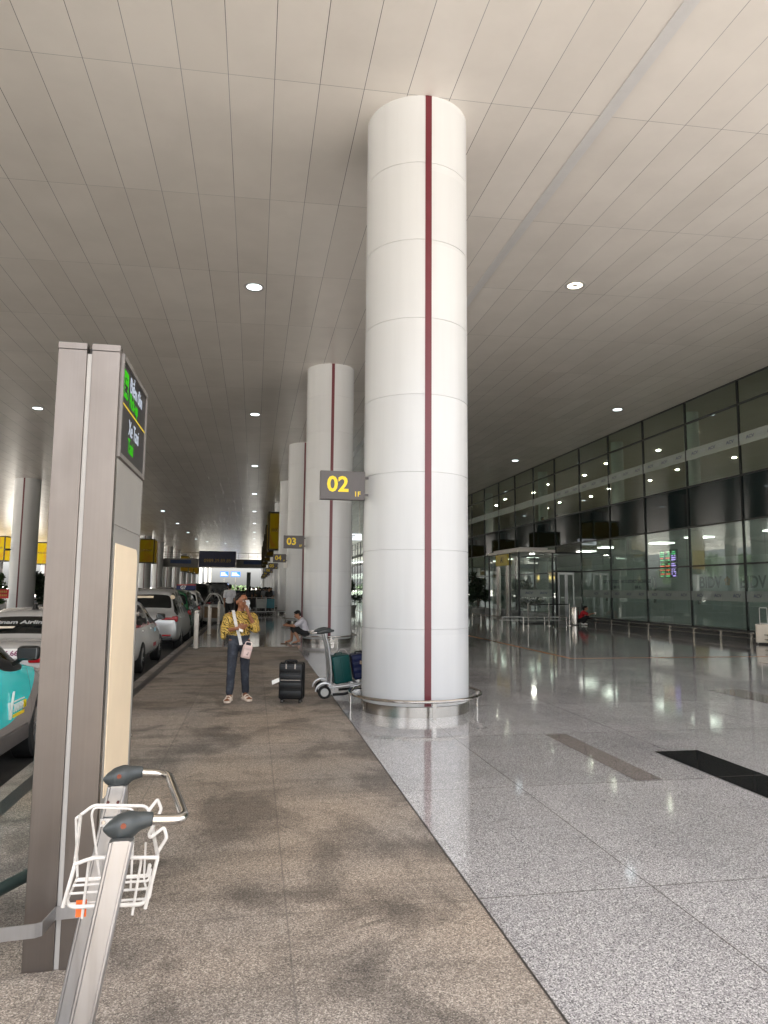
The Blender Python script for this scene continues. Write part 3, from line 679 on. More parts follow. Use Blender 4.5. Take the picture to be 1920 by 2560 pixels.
    b.tube([L(-0.43,1.92,0.83), L(-0.47,2.22,0.78), L(-0.478,2.2,0.945)], rr, 8, round_=0.01)
    bk = b.build('wire_basket', M_wirewhite, t)
    b = MB(); b.tube([L(-0.270,2.1,0.985), L(-0.246,2.1,1.017), L(-0.235,2.1,0.991), L(-0.241,2.1,0.975), L(-0.252,2.0,0.957), L(-0.246,1.98,0.955), L(-0.214,1.99,0.976), L(-0.206,1.99,0.950), L(-0.229,1.99,0.912), L(-0.226,1.98,0.895)], 0.0045, 8, round_=0.006); b.build('bag_hook', M_wirewhite, bk)
    b = MB(); p = L(-0.392, 1.91, 0.820); b.box(p.x-0.012, p.x+0.012, p.y-0.002, p.y+0.002, p.z-0.018, p.z+0.020); b.build('orange_tag', P('orange_tag_plastic', (0.75,0.13,0.02), 0.5), bk)
    b = MB(); b.tube([L(-0.262,2.02,0.93), L(-0.268,2.06,0.82), L(-0.255,2.03,0.805), L(-0.25,2.0,0.82)], 0.003, 6, round_=0.02); b.build('clip_wire', M_wirewhite, bk)
    # base (mostly below the picture)
    b = MB()
    for T in tops:
        B = T+Vector((-lean,0,-1))*0.82; b.tube([B, B+Vector((0.02,0,-0.10)), B+Vector((-0.75,0,-0.08))], 0.018, 10, round_=0.06)
    b.tube([tops[0]+Vector((-lean,0,-1))*0.82, tops[1]+Vector((-lean,0,-1))*0.82], 0.018, 10); b.build('platform_frame', M_alu, t)
    for T in tops:
        c = T+Vector((-lean,0,-1))*0.87+Vector((0.06,0,0)); c.z = 0.085; wheel_at(t, c, 0.085, 0.035)
    c = (tops[0]+tops[1])/2+Vector((-0.95,0,0)); c.z = 0.07; wheel_at(t, c, 0.07, 0.03)
    b = MB(); c = tops[0]+Vector((-lean,0,-1))*0.62; b.box(c.x+0.02, c.x+0.10, c.y-0.012, c.y+0.012, c.z-0.05, c.z+0.02); b.build('brake_lever', M_black, t)
    return t
def wheel_at(parent, c, r, wd, axis=(0,1,0)):
    """tyre + hub along y (or x) axis"""
    ax = Vector(axis); q = ax.to_track_quat('Z', 'Y').to_matrix().to_4x4(); q.translation = c
    b = MB(); b.lathe([(r*0.62,-wd/2),(r*0.92,-wd/2),(r,-wd*0.3),(r,wd*0.3),(r*0.92,wd/2),(r*0.62,wd/2)], seg=28, mtx=q); w = b.build('wheel', M_rubber, parent)
    b = MB(); b.lathe([(0.0,-wd*0.42),(r*0.18,-wd*0.42),(r*0.22,-wd*0.3),(r*0.55,-wd*0.3),(r*0.63,-wd*0.5),(r*0.63,wd*0.5),(r*0.55,wd*0.3),(r*0.22,wd*0.3),(r*0.18,wd*0.42),(0,wd*0.42)], seg=28, mtx=q); b.build('rim', M_rim, w)
    return w
M_rim = P('pale_wheel_hub', (0.50,0.49,0.47), 0.4, 0.2, var=0.06)
near_trolley()

def far_trolley():
    """side view: handle to the left (-x), platform rising to the right"""
    ox, oy = 1.08, 10.72
    t = thing('baggage_trolley', 'baggage trolley loaded with teal and blue suitcases beside the huge column', 'trolley', (ox, oy, 0))
    for s in (-1, 1):
        y = 0.23*s
        b = MB(); b.tube([(0.04,y,0.16), (0.07,y,0.24), (0.055,y,0.50), (0.02,y,0.75), (-0.035,y,0.94)], 0.020, 10, round_=0.12); b.build('mast', M_alu, t)
        rings = []
        for i in range(13):
            q = i/12; x = -0.16+0.26*q; r = max(0.014, 0.036*math.sin(PI*(0.10+0.86*q))**0.7); z = 0.945+0.035*q+0.01*math.sin(PI*q)
            rings.append([Vector((x, y+r*0.8*math.cos(a), z+r*math.sin(a))) for a in [2*PI*k/14 for k in range(14)]])
        b = MB(); b.loft(rings); b.build('grip', M_dgrey, t)
        b = MB(); b.tube([(0.0,y,0.15), (0.35,y,0.19), (0.86,y,0.29)], 0.017, 10); b.build('side_rail', M_alu, t)
        wheel_at(t, Vector((-0.03, y*1.12, 0.095)), 0.095, 0.045)
        b = MB(); b.lathe([(0.125,-0.032),(0.14,-0.03),(0.14,0.03),(0.125,0.032)], seg=18, a0=-0.1, a1=PI*0.98, mtx=Matrix.Translation((-0.03,y*1.12,0.10)) @ Matrix.Rotation(PI/2,4,'X')); b.build('fender', M_alu, t)
    b = MB(); b.tube([(-0.15,-0.23,0.95), (-0.235,-0.23,0.94), (-0.235,0.23,0.94), (-0.15,0.23,0.95)], 0.0135, 12, round_=0.05); b.build('handle_bar', M_chrome, t)
    b = MB()
    for i in range(7): b.box(0.04+i*0.12, 0.09+i*0.12, -0.22, 0.22, 0.172+0.0165*i, 0.178+0.0165*i)
    b.build('platform', M_alu, t)
    b = MB(); b.tube([(0.10,-0.20,0.05), (0.30,-0.20,0.06), (0.42,-0.2,0.14), (0.62,-0.2,0.15)], 0.020, 8, round_=0.04); b.tube([(0.20,-0.05,0.10), (0.55,-0.05,0.13)], 0.018, 8); b.build('brake_gear', M_black, t)
    wheel_at(t, Vector((0.78, 0, 0.07)), 0.07, 0.035)
    # basket
    b = MB(); rr = 0.0045
    for z, e in ((0.86, 0.0), (0.80, 0.0), (0.70, 0.01)):
        b.tube([(0.03,-0.21,z-0.04), (0.17-e,-0.19,z), (0.17-e,0.19,z), (0.03,0.21,z-0.04)], rr, 6, round_=0.03, closed=True)
    for k in range(7):
        y = -0.18+0.06*k; b.tube([(0.16,y,0.86), (0.155,y,0.68), (0.05,y,0.66)], rr, 6)
    bk = b.build('wire_basket', M_wirewhite, t)
    b = MB(); b.box(0.055, 0.062, -0.20, 0.20, 0.34, 0.78); b.build('notice_panel', P('clear_grey_panel', (0.34,0.35,0.34), 0.3, var=0.1, vs=20), t)
    return t
far_trolley()

# ================================================================ SUITCASES
def hard_case(name, label, cat, loc, size, mat, rot=(0,0,0), wheels=True, handle_up=0.0, band=None, ribs=4, vert=False, wmat=None, trim=None):
    """shell case: x width, y depth, z height; front face towards -y"""
    W, D, H = size; t = thing(name, label, cat, loc); t.rotation_euler = rot
    z0 = 0.055 if wheels else 0.0
    for s, nm in ((-1, 'shell'), (1, 'shell')):
        b = MB(); ya, yb = (-D/2, -0.006) if s < 0 else (0.006, D/2)
        b.rbox(-W/2, W/2, ya, yb, z0, z0+H, min(W, H)*0.085, 4); sh = b.build(nm, mat, t)
        b = MB()
        if vert:
            n = ribs
            for i in range(n):
                x = -W*0.40+W*0.80*i/(n-1); yf = ya-0.004 if s < 0 else yb; b.rbox(x-W*0.028, x+W*0.028, yf if s < 0 else yb-0.004, (ya+0.004) if s < 0 else yb+0.004, z0+H*0.07, z0+H*0.93, 0.003, 1)
        else:
            n = ribs
            for i in range(n):
                z = z0+H*(0.06+0.90*i/n); h = H*0.86/n*0.82
                if s < 0: b.rbox(-W*0.44, W*0.44, ya-0.006, ya+0.004, z, z+h, 0.005, 2)
                else: b.rbox(-W*0.44, W*0.44, yb-0.004, yb+0.006, z, z+h, 0.005, 2)
        b.build('ribs', mat, sh)
    b = MB(); b.rbox(-W/2-0.002, W/2+0.002, -0.007, 0.007, z0-0.002, z0+H+0.002, 0.006, 1); b.build('zip_seam', trim or M_black, t)
    if band:
        b = MB(); b.box(-W*0.42, W*0.42, -D/2-0.010, -D/2-0.003, z0+H*0.52, z0+H*0.545); b.build('trim_bar', band, t)
    b = MB(); b.tube([(-W*0.19, 0.0, z0+H-0.005), (-W*0.19, 0, z0+H+0.028), (W*0.19, 0, z0+H+0.028), (W*0.19, 0, z0+H-0.005)], 0.011, 8, round_=0.025); b.build('top_handle', trim or M_black, t)
    if handle_up > 0:
        b = MB(); hx = W*0.22
        b.tube([(-hx, D*0.33, z0+H-0.01), (-hx, D*0.33, z0+H+handle_up), (hx, D*0.33, z0+H+handle_up), (hx, D*0.33, z0+H-0.01)], 0.010, 8, round_=0.03); b.build('trolley_handle', trim or M_whitepaint, t)
    if wheels:
        for sx in (-1, 1):
            for sy in (-1, 1):
                c = Vector((sx*W*0.38, sy*D*0.30, 0.027)); wmm = wmat or M_rim
                b = MB(); b.cyl(c+Vector((-0.012,0,0)), c+Vector((-0.004,0,0)), 0.027, seg=14); b.cyl(c+Vector((0.004,0,0)), c+Vector((0.012,0,0)), 0.027, seg=14); wh = b.build('wheel', M_black, t)
                b = MB(); b.cyl(c+Vector((-0.0135,0,0)), c+Vector((0.0135,0,0)), 0.016, seg=12); b.build('hub', wmm, wh)
                b = MB(); b.box(c.x-0.016, c.x+0.016, c.y-0.02, c.y+0.02, 0.045, z0+0.012); b.build('wheel_fork', trim or M_black, t)
    return t
M_case_black = P('black_hard_shell', (0.006,0.006,0.0065), 0.42, var=0.1, vs=30, spec=0.35, bump=0.04, bs=300)
M_case_teal = P('teal_hard_shell', (0.0,0.062,0.058), 0.40, var=0.08, vs=20, spec=0.35); M_case_blue = P('blue_hard_shell', (0.003,0.009,0.055), 0.45, var=0.1, vs=20, spec=0.3); M_case_cream = P('cream_hard_shell', (0.72,0.64,0.53), 0.4, var=0.04)
kb = hard_case('suitcase', 'black ribbed cabin suitcase with silver bar standing beside the woman', 'suitcase', (0.565, 10.22, 0), (0.335, 0.24, 0.50), M_case_black, (0,0,R(-14)), band=M_chrome, ribs=4)
b = MB(); 
for s in (-1, 1): b.box(s*0.062-0.011, s*0.062+0.011, -0.127, -0.121, 0.475, 0.545)
b.build('handle_clip', M_chrome, kb)
b = MB(); b.tube([(-0.075,-0.10,0.545),(-0.075,-0.10,0.585),(0.075,-0.10,0.585),(0.075,-0.10,0.545)], 0.014, 8, round_=0.02); b.build('carry_handle', M_black, kb)
b = MB(); b.quad([(-0.155,-0.125,0.30),(-0.255,-0.135,0.255),(-0.262,-0.132,0.312),(-0.160,-0.123,0.352)]); b.quad([(-0.155,-0.123,0.30),(-0.160,-0.121,0.352),(-0.262,-0.130,0.312),(-0.255,-0.133,0.255)]); b.build('luggage_tag', M_whitepaint, kb)
b = MB(); b.tube([(-0.155,-0.12,0.33),(-0.12,-0.12,0.42),(-0.075,-0.11,0.55)], 0.002, 5); b.build('tag_string', M_black, kb)
tc = hard_case('suitcase', 'teal ribbed suitcase leaning on the loaded baggage trolley', 'suitcase', (1.335, 10.70, 0.215), (0.27, 0.36, 0.40), M_case_teal, (0, R(-9), R(3)), wheels=False, ribs=3, trim=P('dark_teal_trim', (0.0,0.05,0.045), 0.4), vert=True)
b = MB(); b.box(-0.139,-0.135,-0.125,-0.11,0.24,0.29); b.box(-0.139,-0.135,-0.125,-0.11,0.10,0.14); b.build('latch', M_chrome, tc)
b = MB(); b.tube([(0.0,0.02,0.43),(0.04,0.0,0.48),(0.10,-0.03,0.47),(0.13,-0.05,0.42)], 0.003, 6, round_=0.03); b.build('airline_tag', M_whitepaint, tc)
bc = hard_case('suitcase', 'dark blue suitcase on the trolley half hidden by the huge column', 'suitcase', (1.64, 10.74, 0.27), (0.26, 0.34, 0.36), M_case_blue, (0, R(-9), R(-2)), wheels=False, ribs=4, trim=M_black)
b = MB(); b.prism([(-0.02,0.22),(0.03,0.20),(0.04,0.25),(-0.01,0.27)], 'y', -0.178, -0.175); b.build('sticker', P('brown_sticker', (0.35,0.25,0.18), 0.6), bc)
cr = hard_case('suitcase', 'cream upright suitcase with raised handle alone by the glass wall', 'suitcase', (15.42, 19.4, 0), (0.47, 0.28, 0.56), M_case_cream, (0,0,R(-38)), handle_up=0.50, ribs=9, vert=True, wmat=M_whitepaint, trim=M_whitepaint)

# ================================================================ GATE SIGNS ON THE COLUMNS
def gate_sign(num, k):
    y = CY0+BAY*k; W, H = 0.60, 0.385; xr = CX-CR-0.01; zc = 2.965
    lab = 'dark board with yellow number %s beside the %s column' % (num, 'huge' if k == 0 else ORD[k]+' walkway')
    t = thing('gate_sign', lab, 'sign', (xr-W/2-0.02, y-0.22, zc), 0, 'numbered gate boards on the columns')
    b = MB(); b.box(-W/2, W/2, -0.035, 0.06, -H/2, H/2); bevel(b.build('box', P('sign_box_metal', (0.075,0.064,0.06), 0.4, 0.2), t), 0.006)
    b = MB(); b.box(-W/2+0.012, W/2-0.012, -0.039, -0.036, -H/2+0.012, H/2-0.012); f = b.build('face', M_signgrey, t)
    b = MB(); b.box(W/2, W/2+0.05, 0.0, 0.03, 0.10, 0.13); b.box(W/2, W/2+0.05, 0.0, 0.03, -0.13, -0.10); b.build('bracket', M_signgrey, t)
    text(num, 0.285, M_yellow, f, facing('-y', (-0.065, -0.041, 0.005)), 'lettering', 0.001, bold=0.0075, xs=1.02)
    text('1F', 0.095, M_yellow, f, facing('-y', (0.195, -0.041, -0.115)), 'lettering', 0.001, bold=0.001)
    return t
for k in range(8): gate_sign('%02d' % (k+2), k)

# ================================================================ YELLOW LIGHT BOXES ROUND THE COLUMNS
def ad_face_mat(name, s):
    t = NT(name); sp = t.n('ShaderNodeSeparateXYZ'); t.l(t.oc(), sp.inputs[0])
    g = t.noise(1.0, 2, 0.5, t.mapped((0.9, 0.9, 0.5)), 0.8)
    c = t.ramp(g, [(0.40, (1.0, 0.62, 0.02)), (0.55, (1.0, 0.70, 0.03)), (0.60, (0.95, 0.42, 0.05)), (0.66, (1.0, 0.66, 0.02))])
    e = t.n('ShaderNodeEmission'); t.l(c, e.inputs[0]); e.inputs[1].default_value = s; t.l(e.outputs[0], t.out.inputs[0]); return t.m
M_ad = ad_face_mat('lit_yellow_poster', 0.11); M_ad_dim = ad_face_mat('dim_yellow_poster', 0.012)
M_ad_faint = ad_face_mat('faint_glow_yellow_poster', 0.003); M_adtext = P('dark_print', (0.05,0.03,0.01), 0.6)  # darkest posters still glow: their yellow is faint emission
def ad_box(label, x, y, num, mat, grp):
    t = thing('light_box', label, 'advert', (x, y, 4.5), 0, grp); W = 1.22; H = 3.05
    b = MB(); z = [(-W, W, -W, -W+0.12), (-W, W, W-0.12, W), (-W, -W+0.12, -W+0.12, W-0.12), (W-0.12, W, -W+0.12, W-0.12)]
    for q in z: b.box(q[0], q[1], q[2], q[3], 0, H)
    b.build('casing', M_black, t)
    for d, nm in (('-y', 'poster'), ('+x', 'poster'), ('-x', 'poster')):
        b = MB(); s = W-0.12
        if d == '-y': b.box(-s, s, -W-0.012, -W-0.002, 0.14, H-0.14)
        elif d == '+x': b.box(W+0.002, W+0.012, -s, s, 0.14, H-0.14)
        else: b.box(-W-0.012, -W-0.002, -s, s, 0.14, H-0.14)
        p = b.build(nm, mat, t)
        if d == '-y': text(num, 0.34, M_adtext, p, facing(d, (0, -W-0.014, H*0.52)), 'lettering', 0.001, bold=0.006)
    return t
for i, k in enumerate((4, 5, 6, 7, 8)):
    ad_box('dim yellow light box round a walkway column, %s from the front' % ORD[i], CX, CY0+BAY*k, '0933.33.09.69', M_ad_dim if i == 0 else M_ad_faint, 'light boxes on the walkway columns')
for i, k in enumerate((7, 11, 12, 13)):
    ad_box('black cased yellow light box on a column across the road, %s from the front' % ORD[i], XL1, CY0+BAY*k, '0933.33.09.69', M_ad_dim, 'light boxes across the road')
for i, k in enumerate((7, 8)):
    ad_box(('bright yellow light box left of the grey-white column, cut by the left edge', 'bright yellow light box between the grey-white column and the sign pylon')[i], (-30.7, XL2-0.1)[i], CY0+BAY*k, '0933.33.09.69', M_ad, 'bright light boxes at the far left')

# ================================================================ BOLLARDS
BO = thing('bollard', 'pale steel bollard at the walkway edge, first and nearest of the line', 'bollard', (-1.46, 19.3, 0), 0, 'pale bollards along the kerb')
b = MB(); b.lathe([(0.0, 1.0), (0.05, 0.995), (0.06, 0.97), (0.06, 0.0)], seg=20); b.build('post', M_bollard, BO)
b = MB(); b.lathe([(0.063, 0.92), (0.063, 0.945)], seg=20); b.lathe([(0.085, 0.0), (0.085, 0.012), (0.061, 0.014)], seg=20); b.build('collar', M_steel, BO)
for i, y in enumerate((24.9, 31.5, 37.5, 43.5)): copy_tree(BO, None, (-1.46, y, 0), 0, 'pale steel bollard at the walkway edge, %s of the line' % ORD[i+1])
# ================================================================ CARS
M_carglass = P('dark_car_glass', (0.004,0.005,0.005), 0.03, var=0.1, spec=0.4)
M_tail = P('red_lamp_lens', (0.32,0.008,0.012), 0.12, var=0.15, vs=30); M_head = P('clear_lamp_lens', (0.75,0.77,0.78), 0.08, 0.4); M_plate = P('number_plate', (0.75,0.62,0.10), 0.5)
M_trimblack = P('black_trim', (0.008,0.008,0.008), 0.45)
def car_paint(name, top, low=None, split=None, seams=(), rough=0.25, metal=0.0, stripe=None):
    t = NT(name); sp = t.n('ShaderNodeSeparateXYZ'); t.l(t.oc(), sp.inputs[0]); Y, Z = sp.outputs[1], sp.outputs[2]
    f = t.noise(5, 3); c = t.ramp(f, [(0.3, tuple(v*0.95 for v in top)), (0.7, top)])
    if low:
        a, k, y0 = split      # boundary height rises towards the front wheel
        d = t.math('MAXIMUM', t.math('SUBTRACT', Y, y0), 0.0); zb = t.math('ADD', t.math('MULTIPLY', t.math('MULTIPLY', d, d), k), a)
        c = t.mix(t.math('GREATER_THAN', Z, zb), low, c)
    if stripe:
        z0, z1, sc = stripe; c = t.mix(t.math('MULTIPLY', t.math('GREATER_THAN', Z, z0), t.math('LESS_THAN', Z, z1)), c, sc)
    for s in seams:
        ln = t.math('MULTIPLY', t.math('LESS_THAN', t.math('ABSOLUTE', t.math('SUBTRACT', Y, s)), 0.004), t.math('LESS_THAN', Z, 0.98))
        ln = t.math('MULTIPLY', ln, t.math('GREATER_THAN', Z, 0.28)); c = t.mix(ln, c, (0.01, 0.01, 0.01))
    dust = t.ramp(Z, [(0.18, 1.0), (0.5, 0.0)]); c = t.mix(t.math('MULTIPLY', dust, 0.35), c, (0.10, 0.085, 0.07))
    t.set(col=c, rough=rough, metal=metal, coat=0.6); t.b.inputs['Coat Roughness'].default_value = 0.06; return t.m
def make_car(label, loc, paint, kind='sedan', L=4.4, W=1.73, H=1.47, wb=2.6, group='cars queueing along the kerb', wr=0.31, name='car', tail='side', plate='29A'):
    """+y is forward; origin on the road under the middle of the car"""
    t = thing(name, label, 'car', loc, 0, group); w = W/2; hl = L/2
    fa = hl-0.84; ra = fa-wb                                   # axles
    s0 = 0.98 if kind != 'mpv' else 1.02                       # shoulder height
    if kind == 'suv': s0 = 1.03
    zh = s0-0.02
    rf = fa-1.25; cowl = fa-0.52                               # roof front, windscreen base
    if kind == 'sedan': rr, dk = ra+0.35, ra-0.30; tail_z = 1.02
    else: rr, dk = -hl+0.42, -hl+0.16; tail_z = s0
    S = []   # y, zb, shoulder z, roof z (None = no cabin), w_low, w_mid, w_sh, w_roof
    S.append((hl, 0.34, 0.60, None, w*0.70, w*0.74, w*0.66, 0)); S.append((hl-0.07, 0.24, 0.70, None, w*0.86, w*0.88, w*0.78, 0))
    S.append((hl-0.30, 0.20, zh-0.18, None, w*0.95, w*0.97, w*0.86, 0)); S.append((fa+0.1, 0.20, zh-0.11, None, w*0.98, w, w*0.90, 0))
    S.append((cowl, 0.20, zh-0.02, None, w*0.98, w, w*0.92, 0))
    S.append((rf, 0.20, s0, H-0.025, w*0.98, w, w*0.94, w*0.66))
    mid = (rf+rr)/2
    S.append((mid+0.06, 0.20, s0+0.01, H, w*0.98, w, w*0.94, w*0.69)); S.append((mid-0.06, 0.20, s0+0.01, H, w*0.98, w, w*0.94, w*0.69))
    if kind != 'sedan':
        q = mid-0.06+(rr-mid+0.06)*0.52; S.append((q, 0.20, s0+0.02, H-0.005, w*0.98, w, w*0.94, w*0.68)); S.append((q-0.10, 0.20, s0+0.02, H-0.008, w*0.98, w, w*0.94, w*0.68))
    S.append((rr, 0.20, s0+0.02, H-0.05, w*0.97, w*0.99, w*0.92, w*0.63))
    if kind == 'sedan':
        S.append((dk, 0.20, tail_z, None, w*0.96, w*0.98, w*0.88, 0)); S.append((-hl+0.12, 0.26, tail_z-0.01, None, w*0.92, w*0.93, w*0.82, 0)); S.append((-hl, 0.34, 0.84, None, w*0.82, w*0.84, w*0.74, 0))
    else:
        S.append((dk, 0.22, s0+0.0, None, w*0.95, w*0.96, w*0.88, 0)); S.append((-hl+0.03, 0.26, s0-0.10, None, w*0.90, w*0.91, w*0.85, 0)); S.append((-hl, 0.34, 0.66, None, w*0.84, w*0.86, w*0.78, 0))
    rings = []; n = 15
    for (y, zb, zs, zr, wl, wm, ws, wr_) in S:
        if zr is None: half = [(0,zb),(wl*0.85,zb),(wl,zb+0.10),(wm,zb+(zs-zb)*0.52),(ws,zs),(ws*0.93,zs+0.012),(ws*0.66,zs+0.03),(0,zs+0.045)]
        else: half = [(0,zb),(wl*0.85,zb),(wl,zb+0.10),(wm,zb+(zs-zb)*0.55),(ws,zs),(wr_*1.03,zr-0.075),(wr_*0.86,zr-0.005),(0,zr+0.012)]
        rings.append([(x,y,z) for x, z in half]+[(-x,y,z) for x, z in reversed(half[1:-1])])
    n = len(rings[0]); b = MB(); b.loft(rings); bm = bmesh.new()
    vs = [bm.verts.new(p) for p in b.v]; glassf = []; roofi = [i for i, s in enumerate(S) if s[3] is not None]
    for fi, f in enumerate(b.f):
        fc = bm.faces.new([vs[i] for i in f]); j, i = divmod(fi, n)
        if j >= len(S)-1: continue
        cabin = S[j][3] is not None and S[j+1][3] is not None; front = S[j][3] is None and S[j+1][3] is not None; back = S[j][3] is not None and S[j+1][3] is None
        side = i in (4, n-5); topc = i in (5, 6, n-6, n-7)
        wide = abs(S[j][0]-S[j+1][0]) > 0.2
        if (cabin and side and wide): glassf.append(('s', fc))
        elif (front or back) and topc: glassf.append(('f' if front else 'b', fc))
        elif (front or back) and side: glassf.append(('s', fc))
    bm.normal_update()
    sides = [f for k, f in glassf if k == 's']
    r_ = bmesh.ops.inset_individual(bm, faces=sides, thickness=0.028, use_even_offset=True)
    for f in r_['faces']: f.material_index = 2
    for f in sides: f.material_index = 1
    for k in ('f', 'b'):
        fs = [f for q, f in glassf if q == k]
        if not fs: continue
        r_ = bmesh.ops.inset_region(bm, faces=fs, thickness=0.035, use_even_offset=True, use_boundary=True)
        for f in r_['faces']: f.material_index = 2 if k == 'f' else 0
        for f in fs: f.material_index = 1
    bmesh.ops.recalc_face_normals(bm, faces=bm.faces)
    me = bpy.data.meshes.new('body'); bm.to_mesh(me); bm.free()
    for m in (paint, M_carglass, M_trimblack): me.materials.append(m)
    for p in me.polygons: p.use_smooth = True
    o = bpy.data.objects.new('body', me); link(o); setparent(o, t)
    sub = o.modifiers.new('s', 'SUBSURF'); sub.levels = 2; sub.render_levels = 2
    cut = MB()
    for ya in (fa, ra):
        for s in (-1, 1): cut.cyl((s*(w-0.34), ya, wr+0.0), (s*(w+0.2), ya, wr+0.0), wr+0.055, seg=36, mi=2)
    co = cut.build('cutter', [paint, M_carglass, M_trimblack]); bo = o.modifiers.new('b', 'BOOLEAN'); bo.object = co; bo.operation = 'DIFFERENCE'; bo.solver = 'EXACT'
    baked(o); cm = co.data; bpy.data.objects.remove(co); bpy.data.meshes.remove(cm)
    o.data.set_sharp_from_angle(angle=R(50))
    # windows become a part of their own
    bm = bmesh.new(); bm.from_mesh(o.data); g = [f for f in bm.faces if f.material_index == 1]
    bm2 = bm.copy(); bmesh.ops.delete(bm2, geom=[f for f in bm2.faces if f.material_index != 1], context='FACES')
    wm = bpy.data.meshes.new('windows'); bm2.to_mesh(wm); bm2.free()
    for m in (paint, M_carglass, M_trimblack): wm.materials.append(m)
    bmesh.ops.delete(bm, geom=g, context='FACES'); bm.to_mesh(o.data); bm.free()
    for p in wm.polygons: p.use_smooth = True
    bm = bmesh.new(); bm.from_mesh(wm); bpy.data.meshes.remove(wm); todo = set(bm.faces)
    while todo:                                   # every pane is a window of its own
        st = [todo.pop()]; isl = set(st)
        while st:
            f = st.pop()
            for ed in f.edges:
                for g_ in ed.link_faces:
                    if g_ in todo: todo.discard(g_); isl.add(g_); st.append(g_)
        b = MB(); ix = {}
        for f in isl:
            for v in f.verts:
                if v not in ix: ix[v] = len(ix)
        b.add([v.co[:] for v in ix], [[ix[v] for v in f.verts] for f in isl], 0, True); b.build('window', M_carglass, t, fixn=False)
    bm.free()
    # wheels
    for ya in (fa, ra):
        for s in (-1, 1):
            c = Vector((s*(w-0.115), ya, wr)); q = Matrix.Translation(c) @ Matrix.Rotation(s*PI/2, 4, 'Y')
            b = MB(); b.lathe([(wr*0.64,-0.10),(wr*0.92,-0.105),(wr,-0.085),(wr,0.085),(wr*0.92,0.105),(wr*0.64,0.10)], seg=36, mtx=q); wh = b.build('wheel', M_rubber, t)
            b = MB(); b.lathe([(wr*0.65,0.10),(wr*0.60,0.085),(wr*0.58,0.02),(0,0.02)], seg=30, mtx=q, mi=1)
            for k in range(5):
                a = 2*PI*k/5
                for da in (-0.16, 0.16): b.prism([(wr*0.14*math.cos(a+da*2.2), wr*0.14*math.sin(a+da*2.2)), (wr*0.62*math.cos(a+da-0.06), wr*0.62*math.sin(a+da-0.06)), (wr*0.62*math.cos(a+da+0.06), wr*0.62*math.sin(a+da+0.06))], 'z', 0.05, 0.088, mtx=q)
            b.lathe([(wr*0.17,0.05),(wr*0.17,0.092),(0,0.095)], seg=16, mtx=q); b.build('rim', [M_carrim, M_trimblack], wh)
    # lamps, mirrors, handles, bumper trim, plate
    for s in (-1, 1):
        b = MB(); zt = 0.86 if kind != 'sedan' else 0.83
        b.rbox(s*w*0.84-0.09, s*w*0.84+0.07, -hl+0.035, -hl+0.26, zt-0.075, zt+0.085, 0.03, 3); b.build('taillight', M_tail, t)
        b = MB(); b.rbox(s*w*0.62-0.17, s*w*0.62+0.17, -hl-0.004, -hl+0.10, zt-0.015, zt+0.055, 0.018, 2); b.build('taillight', M_tail, t)
        b = MB(); b.rbox(s*w*0.66-0.15, s*w*0.66+0.13, hl-0.20, hl-0.015, 0.62, 0.73, 0.03, 3); b.build('headlight', M_head, t)
        b = MB(); b.rbox(s*w*0.60-0.12, s*w*0.60+0.12, -hl-0.012, -hl+0.06, 0.40, 0.45, 0.012, 2); b.build('reflector', M_tail, t)
        b = MB(); mx = s*(w+0.085); b.rbox(mx-0.10, mx+0.10, cowl-0.40, cowl-0.28, s0+0.03, s0+0.165, 0.045, 4); b.cyl((s*(w-0.06), cowl-0.30, s0-0.01), (mx-s*0.03, cowl-0.33, s0+0.07), 0.022, seg=8); mo = b.build('mirror', M_trimblack, t)
        b = MB(); b.rbox(mx-0.082, mx+0.082, cowl-0.405, cowl-0.396, s0+0.045, s0+0.15, 0.004, 1); b.build('mirror_glass', M_mirror, mo)
        for yh in (mid-0.14-(0.92 if kind == 'sedan' else 0.98)+0.10, mid+0.06+0.08):
            b = MB(); b.rbox(s*(w-0.030)-0.02, s*(w-0.030)+0.02, yh, yh+0.19, s0-0.145, s0-0.115, 0.010, 2); b.build('door_handle', paint, t)
    b = MB(); b.rbox(-w*0.78, w*0.78, -hl-0.008, -hl+0.15, 0.26, 0.37, 0.03, 2); b.build('rear_bumper_trim', M_trimblack, t)
    b = MB(); b.rbox(-0.19, 0.19, -hl-0.016, -hl+0.02, 0.60, 0.72, 0.006, 1); b.build('number_plate', M_plate, t)
    t['half'] = hl
    return t, dict(w=w, hl=hl, fa=fa, ra=ra, s0=s0, H=H, mid=mid, cowl=cowl, rr=rr, dk=dk)
M_carrim = P('alloy_wheel', (0.30,0.29,0.28), 0.3, 0.7, var=0.1); M_mirror = P('mirror_silver', (0.16,0.17,0.17), 0.05, 1.0, var=0.0)
ROADZ = -0.15
pt_teal = car_paint('teal_and_grey_paint', (0.0,0.66,0.67), (0.27,0.24,0.22), (0.50,0.33,0.20), (0.98,-0.12))
TEAL, q = make_car('teal and grey taxi hatchback with white check-mark logo, nearest of the queue', (-3.02, 6.72, ROADZ), pt_teal, 'suv', 4.3, 1.77, 1.60, 2.61, wr=0.335)
